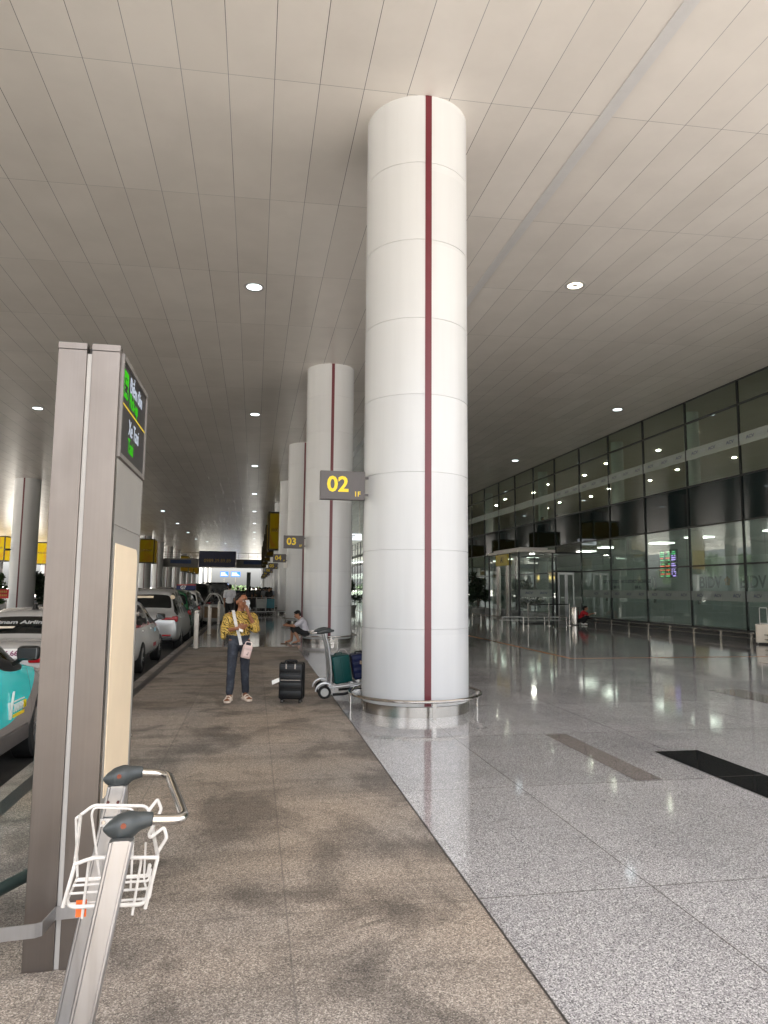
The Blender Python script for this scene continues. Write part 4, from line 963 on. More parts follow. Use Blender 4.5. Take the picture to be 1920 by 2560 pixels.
# door logo (tick mark, words, yellow line) on the right-hand door
X = 0.8875
TX = q['w']+0.0015
lg = MB(); yy, zz = 0.30, 0.60
lg.prism([(yy-0.03,zz+0.10),(yy-0.008,zz+0.10),(yy+0.024,zz-0.01),(yy+0.075,zz+0.17),(yy+0.10,zz+0.185),(yy+0.045,zz-0.055),(yy+0.012,zz-0.055)], 'x', TX-0.016, TX)
lg.box(TX-0.016, TX, yy+0.10, yy+0.40, zz+0.085, zz+0.092); lg.build('tick_logo', M_whitepaint, TEAL)
text('XANH', 0.105, M_whitepaint, TEAL, facing('+x', (TX-0.006, yy+0.115, zz+0.025)), 'lettering', 0.006, 'LEFT', 0.0, 0.85)
text('SM', 0.105, M_yellow, TEAL, facing('+x', (TX-0.006, yy+0.365, zz+0.025)), 'lettering', 0.006, 'LEFT', 0.0, 0.75)
lg = MB(); lg.box(TX-0.016, TX-0.004, yy+0.11, yy+0.42, zz-0.055, zz-0.028); lg.build('yellow_line', M_yellow, TEAL)
lg = MB(); lg.rbox(q['w']-0.05, q['w']+0.006, q['ra']+0.42, q['fa']-0.42, 0.27, 0.42, 0.02, 2); lg.build('side_cladding', P('grey_cladding', (0.085,0.075,0.07), 0.5), TEAL)
pt_white_shaded = car_paint('shaded_white_car_paint', (0.40,0.385,0.365), None, None, (0.86,-0.12))  # car is white; the dark ceiling's shade is put into its paint as grey
pt_white = car_paint('white_car_paint', (0.60,0.585,0.56), None, None, (0.86,-0.12))
VNA, q = make_car('white sedan taxi with airline lettering across its dark rear window', (-3.05, 11.55, ROADZ), pt_white_shaded, 'sedan', 4.4, 1.73, 1.44, 2.6, wr=0.30)
def rear_text(o, s, size, mat, x, y0, z0, y1, z1, f, xs=1.0, shear=0.0):
    """letters lying on the sloping rear glass between (y0,z0) bottom and (y1,z1) top"""
    up_ = Vector((0, y1-y0, z1-z0)).normalized(); X = Vector((1,0,0)); Zn = X.cross(up_); p = Vector((x, y0+(y1-y0)*f, z0+(z1-z0)*f))+Zn*0.045
    m = Matrix((X, up_, Zn)).transposed().to_4x4(); m.translation = p
    return text(s, size, mat, o, m, 'lettering', 0.004, 'CENTER', 0.003, xs, shear)
b = MB(); b.rbox(-0.62, 0.62, -q['hl']+0.0, -q['hl']+0.06, 0.87, 0.985, 0.01, 1); b.build('number_band', M_whitepaint, VNA)
rear_text(VNA, 'Vietnam Airlines', 0.108, P('grey_white_decal', (0.36,0.36,0.35), 0.6), -0.06, q['dk'], 1.04, q['rr'], 1.39, 0.52, 1.15)
b = MB(); b.lathe([(0.045,0),(0.06,0.004),(0.06,0.0)], seg=18); m = Matrix.Translation((0.60, q['dk']+(q['rr']-q['dk'])*0.80-0.03, 1.04+0.35*0.80+0.035)) @ Matrix.Rotation(0.6,4,'X'); 
b2 = MB(); b2.lathe([(0.04,0),(0.06,0.004),(0.06,0.0)], seg=18, mtx=m); b2.build('round_emblem', M_whitepaint, VNA)
b = MB(); b.prism([(-0.03,0.0),(0.05,0.0),(0.03,0.06),(0.0,0.075)], 'x', -0.012, 0.012, mtx=Matrix.Translation((0.0, q['rr']+0.18, 1.425))); b.prism([(-0.06,0.0),(0.12,0.0),(0.05,0.055),(-0.01,0.08)], 'x', -0.02, 0.02, mtx=Matrix.Translation((0.0, q['rr']+0.16, 1.42))); b.build('roof_fin', M_trimblack, VNA)
text('(024) 3886.666', 0.082, P('plum_print', (0.26,0.09,0.15), 0.5), VNA, facing('-y', (0.02, -q['hl']-0.002, 0.93)), 'lettering', 0.002, bold=0.003, xs=1.1)
b = MB(); up_ = Vector((0, q['rr']-q['dk'], 0.35)).normalized(); c = Vector((-0.25, q['dk'], 1.04))+up_*0.255+Vector((0,-0.024,0.027)); b.add([tuple(c+Vector((x,0,0))+up_*z) for x, z in ((-0.16,0),(0.16,0),(0.18,0.05),(-0.14,0.05))], [(0,1,2,3)]); b.build('sticker', P('pale_sticker', (0.7,0.62,0.5), 0.6), VNA)
pt_white2 = car_paint('white_and_red_paint', (0.62,0.60,0.575), None, None, (0.86,-0.12), stripe=(0.925, 1.01, (0.34,0.012,0.02)))
WT, q = make_car('white sedan taxi with red side stripe parked ahead of the sign pylon', (-3.05, 16.60, ROADZ), pt_white2, 'sedan', 4.42, 1.73, 1.47, 2.66, wr=0.315)
text('taxi', 0.16, P('pale_blue_print', (0.25,0.50,0.62), 0.5), WT, facing('+x', (q['w']-0.010, 0.35, 0.80)), 'lettering', 0.006, bold=0.002); text('38 86 86', 0.11, P('dark_red_print', (0.25,0.02,0.03), 0.5), WT, facing('+x', (q['w']-0.004, 0.35, 0.46)), 'lettering', 0.006, bold=0.002)
pt_silver = car_paint('silver_paint', (0.42,0.42,0.415), None, None, (0.80,-0.20), metal=0.55, rough=0.3)
SV, q = make_car('silver people carrier taxi with wide red tail lamps and stickered rear window', (-2.86, 22.6, ROADZ), pt_silver, 'mpv', 4.4, 1.74, 1.70, 2.75, wr=0.32)
b = MB(); b.rbox(-0.35, 0.10, -q['hl']+0.28, -q['hl']+0.31, 1.44, 1.50, 0.004, 1); b.lathe([(0,0),(0.07,0.0)], seg=8, mtx=Matrix.Translation((0.62,-q['hl']+0.262,1.47)) @ Matrix.Rotation(PI/2+0.4,4,'X')); b.build('sticker', P('pale_orange_sticker', (0.75,0.62,0.45), 0.6), SV)
pt_green = car_paint('dark_green_paint', (0.008,0.075,0.03), None, None, (0.80,-0.20))
GR, q = make_car('dark green people carrier taxi parked ahead of the silver one', (-2.95, 27.9, ROADZ), pt_green, 'mpv', 4.4, 1.74, 1.66, 2.75, wr=0.32)
WD, q = make_car('white taxi with both kerb-side doors wide open and a blue roof sign', (-3.05, 33.6, ROADZ), pt_white, 'mpv', 4.4, 1.74, 1.62, 2.75, wr=0.32)
b = MB(); b.prism([(-0.17,0),(0.17,0),(0.12,0.19),(-0.12,0.19)], 'x', -0.42, 0.42, mtx=Matrix.Translation((0.0,-0.1,1.64))); rs = b.build('roof_sign', P('blue_roof_sign', (0.01,0.02,0.09), 0.4), WD)
b = MB(); b.box(-0.42, 0.42, -0.22, 0.02, 1.83, 1.875); b.build('sign_top', P('red_sign_top', (0.45,0.04,0.03), 0.4), rs); text('G7', 0.20, M_whitepaint, rs, facing('-y', (-0.12,-0.265,1.735)), 'lettering', 0.006, bold=0.004)
for nm, yh, wd in (('door', q['mid']+1.10, 1.05), ('door', q['mid']+0.02, 0.95)):
    b = MB(); ang = R(62); mm = Matrix.Translation((q['w']-0.04, yh, 0)) @ Matrix.Rotation(ang, 4, 'Z')
    b.prism([(-wd, 0.30), (-wd*0.97, 0.98), (0.0, 0.98), (0.0, 0.30), (-wd*0.10, 0.24), (-wd*0.85, 0.24)], 'x', -0.05, 0.04, mtx=mm); d = b.build('door', pt_white, WD); bevel(d, 0.02, 3)
    b = MB(); b.tube([mm @ Vector(p) for p in ((-0.01,-wd*0.96,0.98), (-0.09,-wd*0.80,1.42), (-0.11,-wd*0.42,1.50), (-0.02,-0.02,1.0))], 0.025, 8, round_=0.15); b.build('window_frame', pt_white, d)
    b = MB(); b.prism([(-wd*0.86,0.40),(-wd*0.86,0.86),(-0.10,0.90),(-0.10,0.40)], 'x', -0.056, -0.048, mtx=mm); b.build('door_card', P('tan_door_lining', (0.30,0.21,0.13), 0.7), d)
pt_black = car_paint('black_paint', (0.006,0.006,0.007), None, None, (0.8,-0.2))
BK, _ = make_car('black off-roader standing beyond the white taxi with open doors', (-3.3, 44.0, ROADZ), pt_black, 'suv', 4.8, 1.9, 1.98, 2.85, wr=0.38)
B2, _ = make_car('black saloon in the second lane beyond the silver people carrier', (-6.2, 38.5, ROADZ), pt_black, 'suv', 4.6, 1.83, 1.72, 2.7, wr=0.34, group='cars in the second lane')
B3, _ = make_car('grey people carrier in the second lane far along the road', (-6.0, 52.0, ROADZ), car_paint('grey_paint', (0.16,0.16,0.165), None, None, (0.8,-0.2), metal=0.4), 'mpv', 4.5, 1.8, 1.75, 2.75, wr=0.33, group='cars in the second lane')
for i, (x, y, mt, lab) in enumerate([(-3.1, 66.0, pt_white, 'white taxi far down the kerb beyond the open van'), (-3.1, 73.0, pt_silver, 'silver car far down the kerb'), (-6.2, 80.0, pt_black, 'black car far down the second lane')]):
    copy = copy_tree(GR, None, (x, y, ROADZ), 0, lab)
    for k in KIDS.get(copy.name, []):
        if k.name.startswith(('body', 'door_handle')):
            for sl in k.material_slots:
                if sl.material == pt_green: sl.link = 'OBJECT'; sl.material = mt
# dark van with its tailgate up
V = thing('van', 'dark van with raised tailgate and grey seats inside, far along the kerb', 'van', (-2.75, 56.0, ROADZ), 0, 'cars queueing along the kerb')
b = MB()
prof = [(-0.95,0.30),(0.95,0.30),(0.97,1.1),(0.86,1.95),(0.70,2.10),(-0.70,2.10),(-0.86,1.95),(-0.97,1.1)]; inn = [(x*0.90, 0.42+(z-0.30)*0.88) for x, z in prof]
r0 = [(x,-2.4,z) for x, z in prof]; r1 = [(x,2.4,z if z < 1.2 else z*0.62) for x, z in prof]; rm = [(x,1.5,z) for x, z in prof]; ri = [(x,-2.38,z) for x, z in inn]; rj = [(x,0.4,z) for x, z in inn]
b.loft([r1, rm, r0, ri, rj]); b.build('body', pt_black, V)
for ya in (-1.5, 1.6):
    for s in (-1, 1): wheel_at(V, Vector((s*0.86, ya, 0.34)), 0.34, 0.22, (1,0,0))
b = MB(); b.rbox(-0.9, 0.9, -3.35, -2.4, 2.04, 2.12, 0.03, 2); b.build('tailgate', pt_black, V)
b = MB(); b.rbox(0.95, 1.02, -3.2, -2.42, 0.5, 1.9, 0.03, 2); b.build('rear_door', P('grey_door_lining', (0.28,0.27,0.26), 0.6), V)
for i in range(3):
    b = MB(); b.rbox(-0.72+0.5*i, -0.28+0.5*i, -1.2, -1.0, 0.75, 1.45, 0.06, 3); b.rbox(-0.66+0.5*i+0.06, -0.34+0.5*i-0.06, -1.19, -1.05, 1.48, 1.66, 0.04, 2); b.build('seat', P('grey_seat_cloth', (0.20,0.19,0.185), 0.9), V)
for s in (-1, 1):
    b = MB(); b.rbox(s*0.86-0.07, s*0.86+0.05, -2.46, -2.40, 0.85, 1.25, 0.02, 2); b.build('taillight', M_tail, V)
# ================================================================ PEOPLE
def blob(name, prims, voxel, mats, parent=None, smooth=4, adapt=0.0):
    b = MB()
    for p in prims:
        if p[0] == 'c':
            _, a, c, r0, r1 = p; a = Vector(a); c = Vector(c)
            b.ball(a, r0, 14, 8); b.ball(c, r1, 14, 8)
            if (c-a).length > 1e-4: b.cyl(a, c, r0, r1, 14)
        elif p[0] == 'e':
            _, c, r, rot = p; b.ball(c, r, 20, 14, mtx=Euler(rot).to_matrix() if rot else None)
        elif p[0] == 'p':      # chain of capsules with radii
            pts, rs = p[1], p[2]
            for i in range(len(pts)-1):
                a, c = Vector(pts[i]), Vector(pts[i+1]); b.ball(a, rs[i], 12, 8); b.ball(c, rs[i+1], 12, 8); b.cyl(a, c, rs[i], rs[i+1], 12)
    o = b.build(name, mats, parent)
    m = o.modifiers.new('r', 'REMESH'); m.mode = 'VOXEL'; m.voxel_size = voxel; m.use_smooth_shade = True
    if smooth: s = o.modifiers.new('s', 'SMOOTH'); s.factor = 0.5; s.iterations = smooth
    baked(o)
    for p in o.data.polygons: p.use_smooth = True
    return o
def skin(name, c): 
    t = NT(name); f = t.noise(14, 3); t.set(col=t.ramp(f, [(0.3, tuple(v*0.85 for v in c)), (0.7, c)]), rough=0.5); t.b.inputs['Subsurface Weight'].default_value = 0.12; t.b.inputs['Subsurface Radius'].default_value = (0.02, 0.008, 0.004); return t.m
M_skin = skin('brown_skin', (0.27,0.105,0.048)); M_skin2 = skin('tan_skin', (0.34,0.16,0.09))
M_hair = P('black_hair', (0.004,0.003,0.0028), 0.5, var=0.3, vs=60, spec=0.2, bump=0.4, bs=150)
M_lips = P('lips', (0.24,0.07,0.05), 0.45); M_eye = P('eye_white', (0.7,0.68,0.65), 0.2); M_iris = P('dark_iris', (0.01,0.007,0.005), 0.15)
def print_blouse():
    t = NT('yellow_black_print'); 
    w = t.n('ShaderNodeTexWave'); w.wave_type = 'BANDS'; w.bands_direction = 'DIAGONAL'; w.inputs['Scale'].default_value = 11.0; w.inputs['Distortion'].default_value = 13.0; w.inputs['Detail'].default_value = 2.0; w.inputs['Detail Scale'].default_value = 1.1; t.l(t.oc(), w.inputs['Vector'])
    c = t.ramp(w.outputs['Fac'], [(0.0, (0.006,0.005,0.004)), (0.22, (0.008,0.006,0.005)), (0.30, (0.50,0.31,0.02)), (0.58, (0.58,0.36,0.03)), (0.74, (0.62,0.44,0.10)), (0.80, (0.70,0.58,0.40)), (0.90, (0.25,0.12,0.02)), (1.0, (0.52,0.32,0.02))])
    t.set(col=c, rough=0.8); t.bump(t.noise(38, 3, 0.6, None, 1.0), 0.25, 0.01); return t.m
def denim():
    t = NT('dark_grey_denim'); f = t.noise(7, 4, 0.6); f2 = t.noise(420, 1); c = t.ramp(f, [(0.30, (0.014,0.017,0.024)), (0.55, (0.032,0.037,0.050)), (0.75, (0.075,0.083,0.102))]); t.set(col=t.mix(0.4, c, t.ramp(f2, [(0.3, 0.5), (0.7, 1.3)]), 'MULTIPLY'), rough=0.85); t.bump(t.noise(22, 3, 0.6, None, 1.2), 0.35, 0.012); return t.m
def cloth(name, c, rough=0.85): return P(name, c, rough, var=0.10, vs=10, bump=0.3, bs=22)
def fingers(root, dirn, palm_n, side, L=0.075, r=0.0078, curl=0.5):
    """five separate unequal fingers: root = knuckle centre, dirn along hand, palm_n the way fingers curl, side across the palm (towards the thumb)"""
    d = Vector(dirn).normalized(); n = Vector(palm_n).normalized(); s = Vector(side).normalized(); root = Vector(root); P_ = []
    for k, (off, ln) in enumerate(((0.030, 0.92), (0.010, 1.0), (-0.010, 0.95), (-0.029, 0.75))):
        a = root+s*off; seg = L*ln/3; c0 = 0.25*curl+0.05*k*curl; pts = [a]; rs = [r*1.05]; ang = c0
        for j in range(3):
            pts.append(pts[-1]+(d*math.cos(ang)+n*math.sin(ang))*seg*(1.2-0.2*j)); ang += curl*0.75; rs.append(r*(0.97-0.10*j))
        P_.append(('p', pts, rs))
    tb = root-d*0.055+s*0.032; P_.append(('p', [tb, tb+(s*0.9+d*0.6+n*0.3).normalized()*0.032, tb+(s*0.9+d*0.6+n*0.3).normalized()*0.032+(d*0.9+n*0.5+s*0.1).normalized()*0.026, tb+(s*0.9+d*0.6+n*0.3).normalized()*0.032+(d*0.9+n*0.7-s*0.1).normalized()*0.050], [0.0125, 0.0105, 0.009, 0.0075]))
    return P_
def head_prims(c, s, rz, tilt=0.0):
    """head centred at c, facing -y before rotation; s scales from a 0.22 m high head"""
    m = Matrix.Rotation(rz, 3, 'Z') @ Matrix.Rotation(tilt, 3, 'X'); c = Vector(c); Q = lambda x, y, z: c+m @ (Vector((x, y, z))*s)
    er = m.to_euler(); P_ = [('e', Q(0,0.012,0.022), (0.076*s,0.092*s,0.088*s), er), ('e', Q(0,-0.022,-0.035), (0.060*s,0.066*s,0.070*s), er), ('e', Q(0,-0.058,-0.082), (0.026*s,0.022*s,0.020*s), er),
        ('c', Q(0,-0.088,0.012), Q(0,-0.104,-0.024), 0.0085*s, 0.0135*s), ('e', Q(0.011,-0.096,-0.028), (0.009*s,0.010*s,0.008*s), er), ('e', Q(-0.011,-0.096,-0.028), (0.009*s,0.010*s,0.008*s), er),
        ('e', Q(0,-0.085,-0.054), (0.024*s,0.011*s,0.0075*s), er), ('e', Q(0,-0.082,-0.066), (0.020*s,0.011*s,0.008*s), er),
        ('c', Q(-0.045,-0.076,0.026), Q(-0.015,-0.089,0.027), 0.009*s, 0.009*s), ('c', Q(0.045,-0.076,0.026), Q(0.015,-0.089,0.027), 0.009*s, 0.009*s),
        ('e', Q(0.043,-0.066,-0.022), (0.020*s,0.018*s,0.018*s), er), ('e', Q(-0.043,-0.066,-0.022), (0.020*s,0.018*s,0.018*s), er)]
    for sd in (-1, 1): P_.append(('e', Q(sd*0.080,0.012,-0.012), (0.009*s,0.020*s,0.032*s), er)); P_.append(('e', Q(sd*0.084,0.020,0.002), (0.008*s,0.014*s,0.018*s), er))
    return P_, Q, m
def add_face(t, Q, m, s, glasses=False):
    e = MB()
    for sd in (-1, 1): e.ball(Q(sd*0.031,-0.0775,0.006), (0.0135*s,0.0095*s,0.0068*s), 12, 8, mtx=m)
    e.build('eye', M_eye, t); e = MB()
    for sd in (-1, 1): e.ball(Q(sd*0.031,-0.0845,0.006), (0.0058*s,0.004*s,0.0058*s), 10, 6, mtx=m)
    e.build('iris', M_iris, t); e = MB()
    for sd in (-1, 1): e.tube([Q(sd*0.048,-0.080,0.030), Q(sd*0.032,-0.094,0.036), Q(sd*0.014,-0.097,0.031)], 0.0035*s, 6)
    e.build('eyebrow', M_hair, t); e = MB()
    e.ball(Q(0,-0.0935,-0.0545), (0.021*s,0.005*s,0.0045*s), 12, 6, mtx=m); e.ball(Q(0,-0.090,-0.064), (0.018*s,0.006*s,0.0055*s), 12, 6, mtx=m); e.build('mouth', M_lips, t)
    if glasses:
        g = MB()
        for sd in (-1, 1): g.tube([Q(sd*0.033+0.025*math.cos(a), -0.103+0.012*abs(math.cos(a))*(1 if sd*math.cos(a) > 0 else 0), 0.006+0.021*math.sin(a)) for a in [2*PI*k/18 for k in range(18)]], 0.0016, 6, closed=True); g.tube([Q(sd*0.058,-0.092,0.010), Q(sd*0.078,-0.04,0.012), Q(sd*0.080,0.02,0.004)], 0.0014, 6)
        g.tube([Q(-0.009,-0.104,0.012), Q(0.009,-0.104,0.012)], 0.0014, 6); g.build('glasses', P('thin_gold_frame', (0.45,0.33,0.22), 0.3, 0.8), t)

# ---------------------------------------------------------------- the woman
def woman():
    ox, oy = -0.185, 10.40; s = 1.0
    HZ = R(38); hc = (0.022, -0.005, 1.405)
    hp, Q, m = head_prims(hc, 1.02, HZ, R(2))
    shL, elL, wrL = Vector((-0.150,0.005,1.205)), Vector((-0.205,-0.035,0.985)), Vector((-0.045,-0.195,1.030))   # picture-left arm
    shR, elR, wrR = Vector((0.150,0.005,1.205)), Vector((0.222,-0.075,1.020)), Vector((0.118,-0.165,1.240))      # picture-right arm
    hpL, hpR = Vector((-0.078,0,0.835)), Vector((0.078,0,0.835)); knL, knR = Vector((-0.100,-0.02,0.455)), Vector((0.088,0.06,0.455)); anL, anR = Vector((-0.118,0.02,0.075)), Vector((0.105,0.13,0.075))
    body = hp[:]
    body += [('p', [(0.012,0.012,1.33), (0.004,0.012,1.25), (0,0.01,1.20)], [0.047,0.049,0.062])]
    body += [('e', (0,0.0,1.12), (0.130,0.082,0.125), None), ('e', (0,0.0,0.98), (0.112,0.078,0.12), None), ('e', (0,0.005,0.86), (0.126,0.09,0.105), None)]
    for a, e, w_ in ((shL, elL, wrL), (shR, elR, wrR)): body += [('p', [a, a.lerp(e, 0.5), e, e.lerp(w_, 0.35), w_], [0.046,0.040,0.035,0.034,0.022])]
    for h, k, a in ((hpL, knL, anL), (hpR, knR, anR)): body += [('p', [h, h.lerp(k, 0.5), k, k.lerp(a, 0.35), a], [0.075,0.064,0.048,0.046,0.033])]
    # hands: palm + five fingers
    dL = (Vector((0.05,-0.215,1.052))-wrL).normalized(); sL = Vector((0.1,-0.2,1)).normalized(); nL = Vector((0.55,0.75,0.0)).normalized()
    pL = wrL+dL*0.05; body += [('c', wrL, pL+dL*0.01, 0.022, 0.024), ('c', pL+sL*0.018, pL+dL*0.03+sL*0.018, 0.016, 0.015), ('c', pL-sL*0.018, pL+dL*0.03-sL*0.018, 0.015, 0.014)]
    body += fingers(pL+dL*0.035, dL, nL, sL, 0.07, 0.0085, 0.75)
    dR = (Vector((0.085,-0.165,1.34))-wrR).normalized(); sR = Vector((-0.6,0.6,0.2)).normalized(); nR = Vector((-0.75,-0.15,0.1)).normalized()
    pR = wrR+dR*0.05; body += [('c', wrR, pR+dR*0.01, 0.022, 0.024), ('c', pR+sR*0.018, pR+dR*0.03+sR*0.018, 0.016, 0.015), ('c', pR-sR*0.018, pR+dR*0.03-sR*0.018, 0.015, 0.014)]
    body += fingers(pR+dR*0.035, dR, nR, sR, 0.072, 0.0085, 0.45)
    feet = []
    for a, rz in ((anL, R(-10)), (anR, R(22))):
        f = Matrix.Rotation(rz, 3, 'Z'); A = Vector((a.x, a.y, 0))
        body += [('p', [a, A+f @ Vector((0,0.02,0.055)), A+f @ Vector((0,-0.06,0.052)), A+f @ Vector((0,-0.125,0.042))], [0.033,0.034,0.031,0.024]), ('e', A+f @ Vector((0,0.045,0.05)), (0.028,0.03,0.028), None)]
        for k in range(5): x = -0.030+0.0145*k if rz > 0 else 0.030-0.0145*k; ln = (0.022,0.020,0.016,0.012,0.008)[4-k]; body += [('c', A+f @ Vector((x,-0.128,0.040)), A+f @ Vector((x,-0.145-ln,0.036)), 0.0095, 0.0085)]
        feet.append((A, f))
    o = blob('person', body, 0.0055, M_skin, None, 3); o.location = (ox, oy, 0)
    tag(o, 'woman in yellow patterned blouse and grey jeans holding a white tissue to her face', 'person')
    add_face(o, Q, m, 1.02, True)
    # blouse with puffed sleeves
    bl = [('e', (0,0.0,1.125), (0.158,0.108,0.135), None), ('e', (0,-0.005,1.02), (0.150,0.112,0.13), None), ('e', (0,0.0,0.945), (0.148,0.112,0.055), None), ('c', (-0.10,0.01,1.205), (0.10,0.01,1.205), 0.055, 0.055), ('c', (0,0.012,1.215), (0,0.012,1.245), 0.062, 0.056)]
    for a, e, w_ in ((shL, elL, wrL), (shR, elR, wrR)):
        d = (e-a); fw = (w_-e).normalized()
        bl += [('e', a+d*0.16+Vector((0.012 if a.x > 0 else -0.012,0,0.0)), (0.072,0.072,0.070), None), ('c', a+d*0.2, a+d*0.62, 0.073, 0.078), ('c', a+d*0.62, a+d*1.0+fw*0.01, 0.078, 0.070), ('c', e, e+fw*0.055, 0.066, 0.062)]
    bl += [('e', elL+Vector((-0.02,0.0,-0.06)), (0.040,0.045,0.060), None)]
    cb = blob('blouse', bl, 0.008, print_blouse(), o, 3)
    tex = bpy.data.textures.new('folds', 'CLOUDS'); tex.noise_scale = 0.055; dm = cb.modifiers.new('d', 'DISPLACE'); dm.texture = tex; dm.strength = 0.022; dm.mid_level = 0.5; baked(cb)
    # jeans
    jn = [('e', (0,0.002,0.885), (0.138,0.100,0.055), None), ('e', (0,0.006,0.82), (0.148,0.106,0.085), None)]
    for h, k, a in ((hpL, knL, anL), (hpR, knR, anR)): jn += [('p', [h+Vector((0,0,-0.02)), h.lerp(k, 0.5), k, k.lerp(a, 0.5), a+Vector((0,0.005,0.05))], [0.084,0.077,0.064,0.057,0.051])]
    jm = denim(); j = blob('jeans', jn, 0.008, jm, o, 3); tex2 = bpy.data.textures.new('folds2', 'CLOUDS'); tex2.noise_scale = 0.07; dm = j.modifiers.new('d', 'DISPLACE'); dm.texture = tex2; dm.strength = 0.014; dm.mid_level = 0.5; baked(j)
    b = MB(); b.lathe([(1.0,-0.018),(1.02,-0.018),(1.02,0.018),(1.0,0.018)], seg=32, mtx=Matrix.Translation((0,0.002,0.915)) @ Matrix.Diagonal((0.139,0.104,1,1))); b.build('waistband', jm, o)
    # hair tied back with loose strands
    hr = [('e', Q(0,0.040,0.042), (0.082,0.082,0.080), m.to_euler()), ('e', Q(0,0.0,0.098), (0.055,0.048,0.020), m.to_euler()), ('e', Q(0,0.075,-0.02), (0.062,0.040,0.075), m.to_euler())]
    for sd in (-1, 1): hr += [('p', [Q(sd*0.058,-0.030,0.078), Q(sd*0.078,0.004,0.040), Q(sd*0.080,0.042,-0.005), Q(sd*0.06,0.070,-0.07)], [0.014,0.016,0.018,0.024])]
    hr += [('p', [Q(0.0,0.10,-0.03), Q(-0.015,0.115,-0.11), Q(-0.02,0.10,-0.20)], [0.035,0.030,0.010]), ('p', [Q(-0.05,0.075,-0.05), Q(-0.07,0.080,-0.13), Q(-0.075,0.06,-0.19)], [0.022,0.016,0.006])]
    cut = [p for p in hr]; blob('hair', cut, 0.006, M_hair, o, 2)
    # sandals
    M_sand = P('cream_sandal_leather', (0.66,0.56,0.46), 0.6, var=0.08, vs=20)
    for A, f in feet:
        fm = f.to_4x4(); fm.translation = A
        pts = [(-0.036,0.085),(-0.020,0.10),(0.020,0.10),(0.036,0.085),(0.038,0.02),(0.036,-0.05),(0.048,-0.12),(0.040,-0.165),(0.0,-0.185),(-0.040,-0.165),(-0.048,-0.12),(-0.036,-0.05),(-0.038,0.02)]
        b = MB(); b.prism(pts, 'z', 0.0, 0.026, mtx=fm); sd = b.build('sandal', M_sand, o); bevel(sd, 0.006, 2)
        b = MB()
        for y, h, wdt in ((-0.115, 0.062, 0.046), (-0.055, 0.082, 0.040)): 
            for k in range(3): b.tube([fm @ Vector((-wdt, y+0.013*k-0.013, 0.022)), fm @ Vector((-wdt*0.85, y+0.013*k-0.013, h*0.78)), fm @ Vector((0, y+0.013*k-0.013, h)), fm @ Vector((wdt*0.85, y+0.013*k-0.013, h*0.78)), fm @ Vector((wdt, y+0.013*k-0.013, 0.022))], 0.0085, 8, round_=0.03)
        b.tube([fm @ Vector((-0.036,-0.03,0.03)), fm @ Vector((-0.042,0.03,0.075)), fm @ Vector((0,0.078,0.085)), fm @ Vector((0.042,0.03,0.075)), fm @ Vector((0.036,-0.03,0.03))], 0.0085, 8, round_=0.03); b.build('strap', M_sand, sd)
    # shoulder bag on a wide strap
    O = Vector((ox, oy, 0)); bag = thing('shoulder_bag', 'small pale pink box bag hanging at the hip of the woman in yellow', 'bag', (ox+0.085, oy-0.155, 0.615)); bag.rotation_euler = (0, R(14), R(12)); M_pink = P('pale_pink_leather', (0.62,0.46,0.42), 0.5, var=0.05, vs=20)
    b = MB(); b.rbox(-0.065, 0.065, -0.038, 0.038, 0, 0.185, 0.018, 4); bb = b.build('bag_body', M_pink, bag)
    b = MB(); b.rbox(-0.050, 0.050, -0.052, -0.034, 0.018, 0.115, 0.012, 3); b.build('front_pocket', M_pink, bb)
    b = MB(); b.tube([(-0.045,0,0.18),(-0.045,0,0.23),(0.045,0,0.23),(0.045,0,0.18)], 0.007, 8, round_=0.035); b.build('top_handle', P('pale_pink_trim', (0.66,0.52,0.48), 0.5), bag)
    b = MB(); b.tube([(-0.068,-0.0395,0.125),(0,-0.041,0.135),(0.068,-0.0395,0.125)], 0.003, 6); b.build('zip', M_alu, bb)
    b = MB(); b.tube([(0.012,-0.053,0.045),(0.006,-0.053,0.065),(0.018,-0.053,0.075),(0.010,-0.053,0.095)], 0.0028, 6); b.tube([(-0.006,-0.053,0.052),(0.008,-0.053,0.068),(0.022,-0.053,0.060)], 0.0024, 6); b.build('emblem', M_trimblack, bb)
    bi = Matrix.LocRotScale(bag.location, bag.rotation_euler, None).inverted()
    SP = [(-0.112,0.075,1.265), (-0.098,-0.02,1.278), (-0.085,-0.085,1.225), (-0.060,-0.140,1.12), (-0.035,-0.158,1.03), (-0.005,-0.160,0.94), (0.015,-0.150,0.855), (0.028,-0.150,0.80)]
    b = MB(); L = []
    for i, p in enumerate(SP):
        a = Vector(SP[max(0, i-1)]); c = Vector(SP[min(len(SP)-1, i+1)]); tg = (c-a).normalized(); nv = Vector((0,-1,0.35)).normalized() if i > 1 else Vector((0,-0.3,1)); sv = tg.cross(nv).normalized(); nv = sv.cross(tg).normalized(); p = Vector(p)+O
        L.append([bi @ (p+sv*0.021-nv*0.0015), bi @ (p+sv*0.021+nv*0.0015), bi @ (p-sv*0.021+nv*0.0015), bi @ (p-sv*0.021-nv*0.0015)])
    b.loft(L, smooth=False); b.build('strap', P('cream_grey_strap', (0.58,0.55,0.52), 0.7, var=0.15, vs=60), bag)
    b = MB(); b.tube([bi @ (Vector(SP[-1])+O), bi @ (Vector((0.034,-0.150,0.785))+O)], 0.004, 6); b.build('clip', M_chrome, bag)
    # tissue and phone held in the hands
    ti = thing('tissue', 'white paper tissue held against the face of the woman in yellow', 'tissue', (ox+0.102, oy-0.122, 1.372)); b = MB(); N = 9
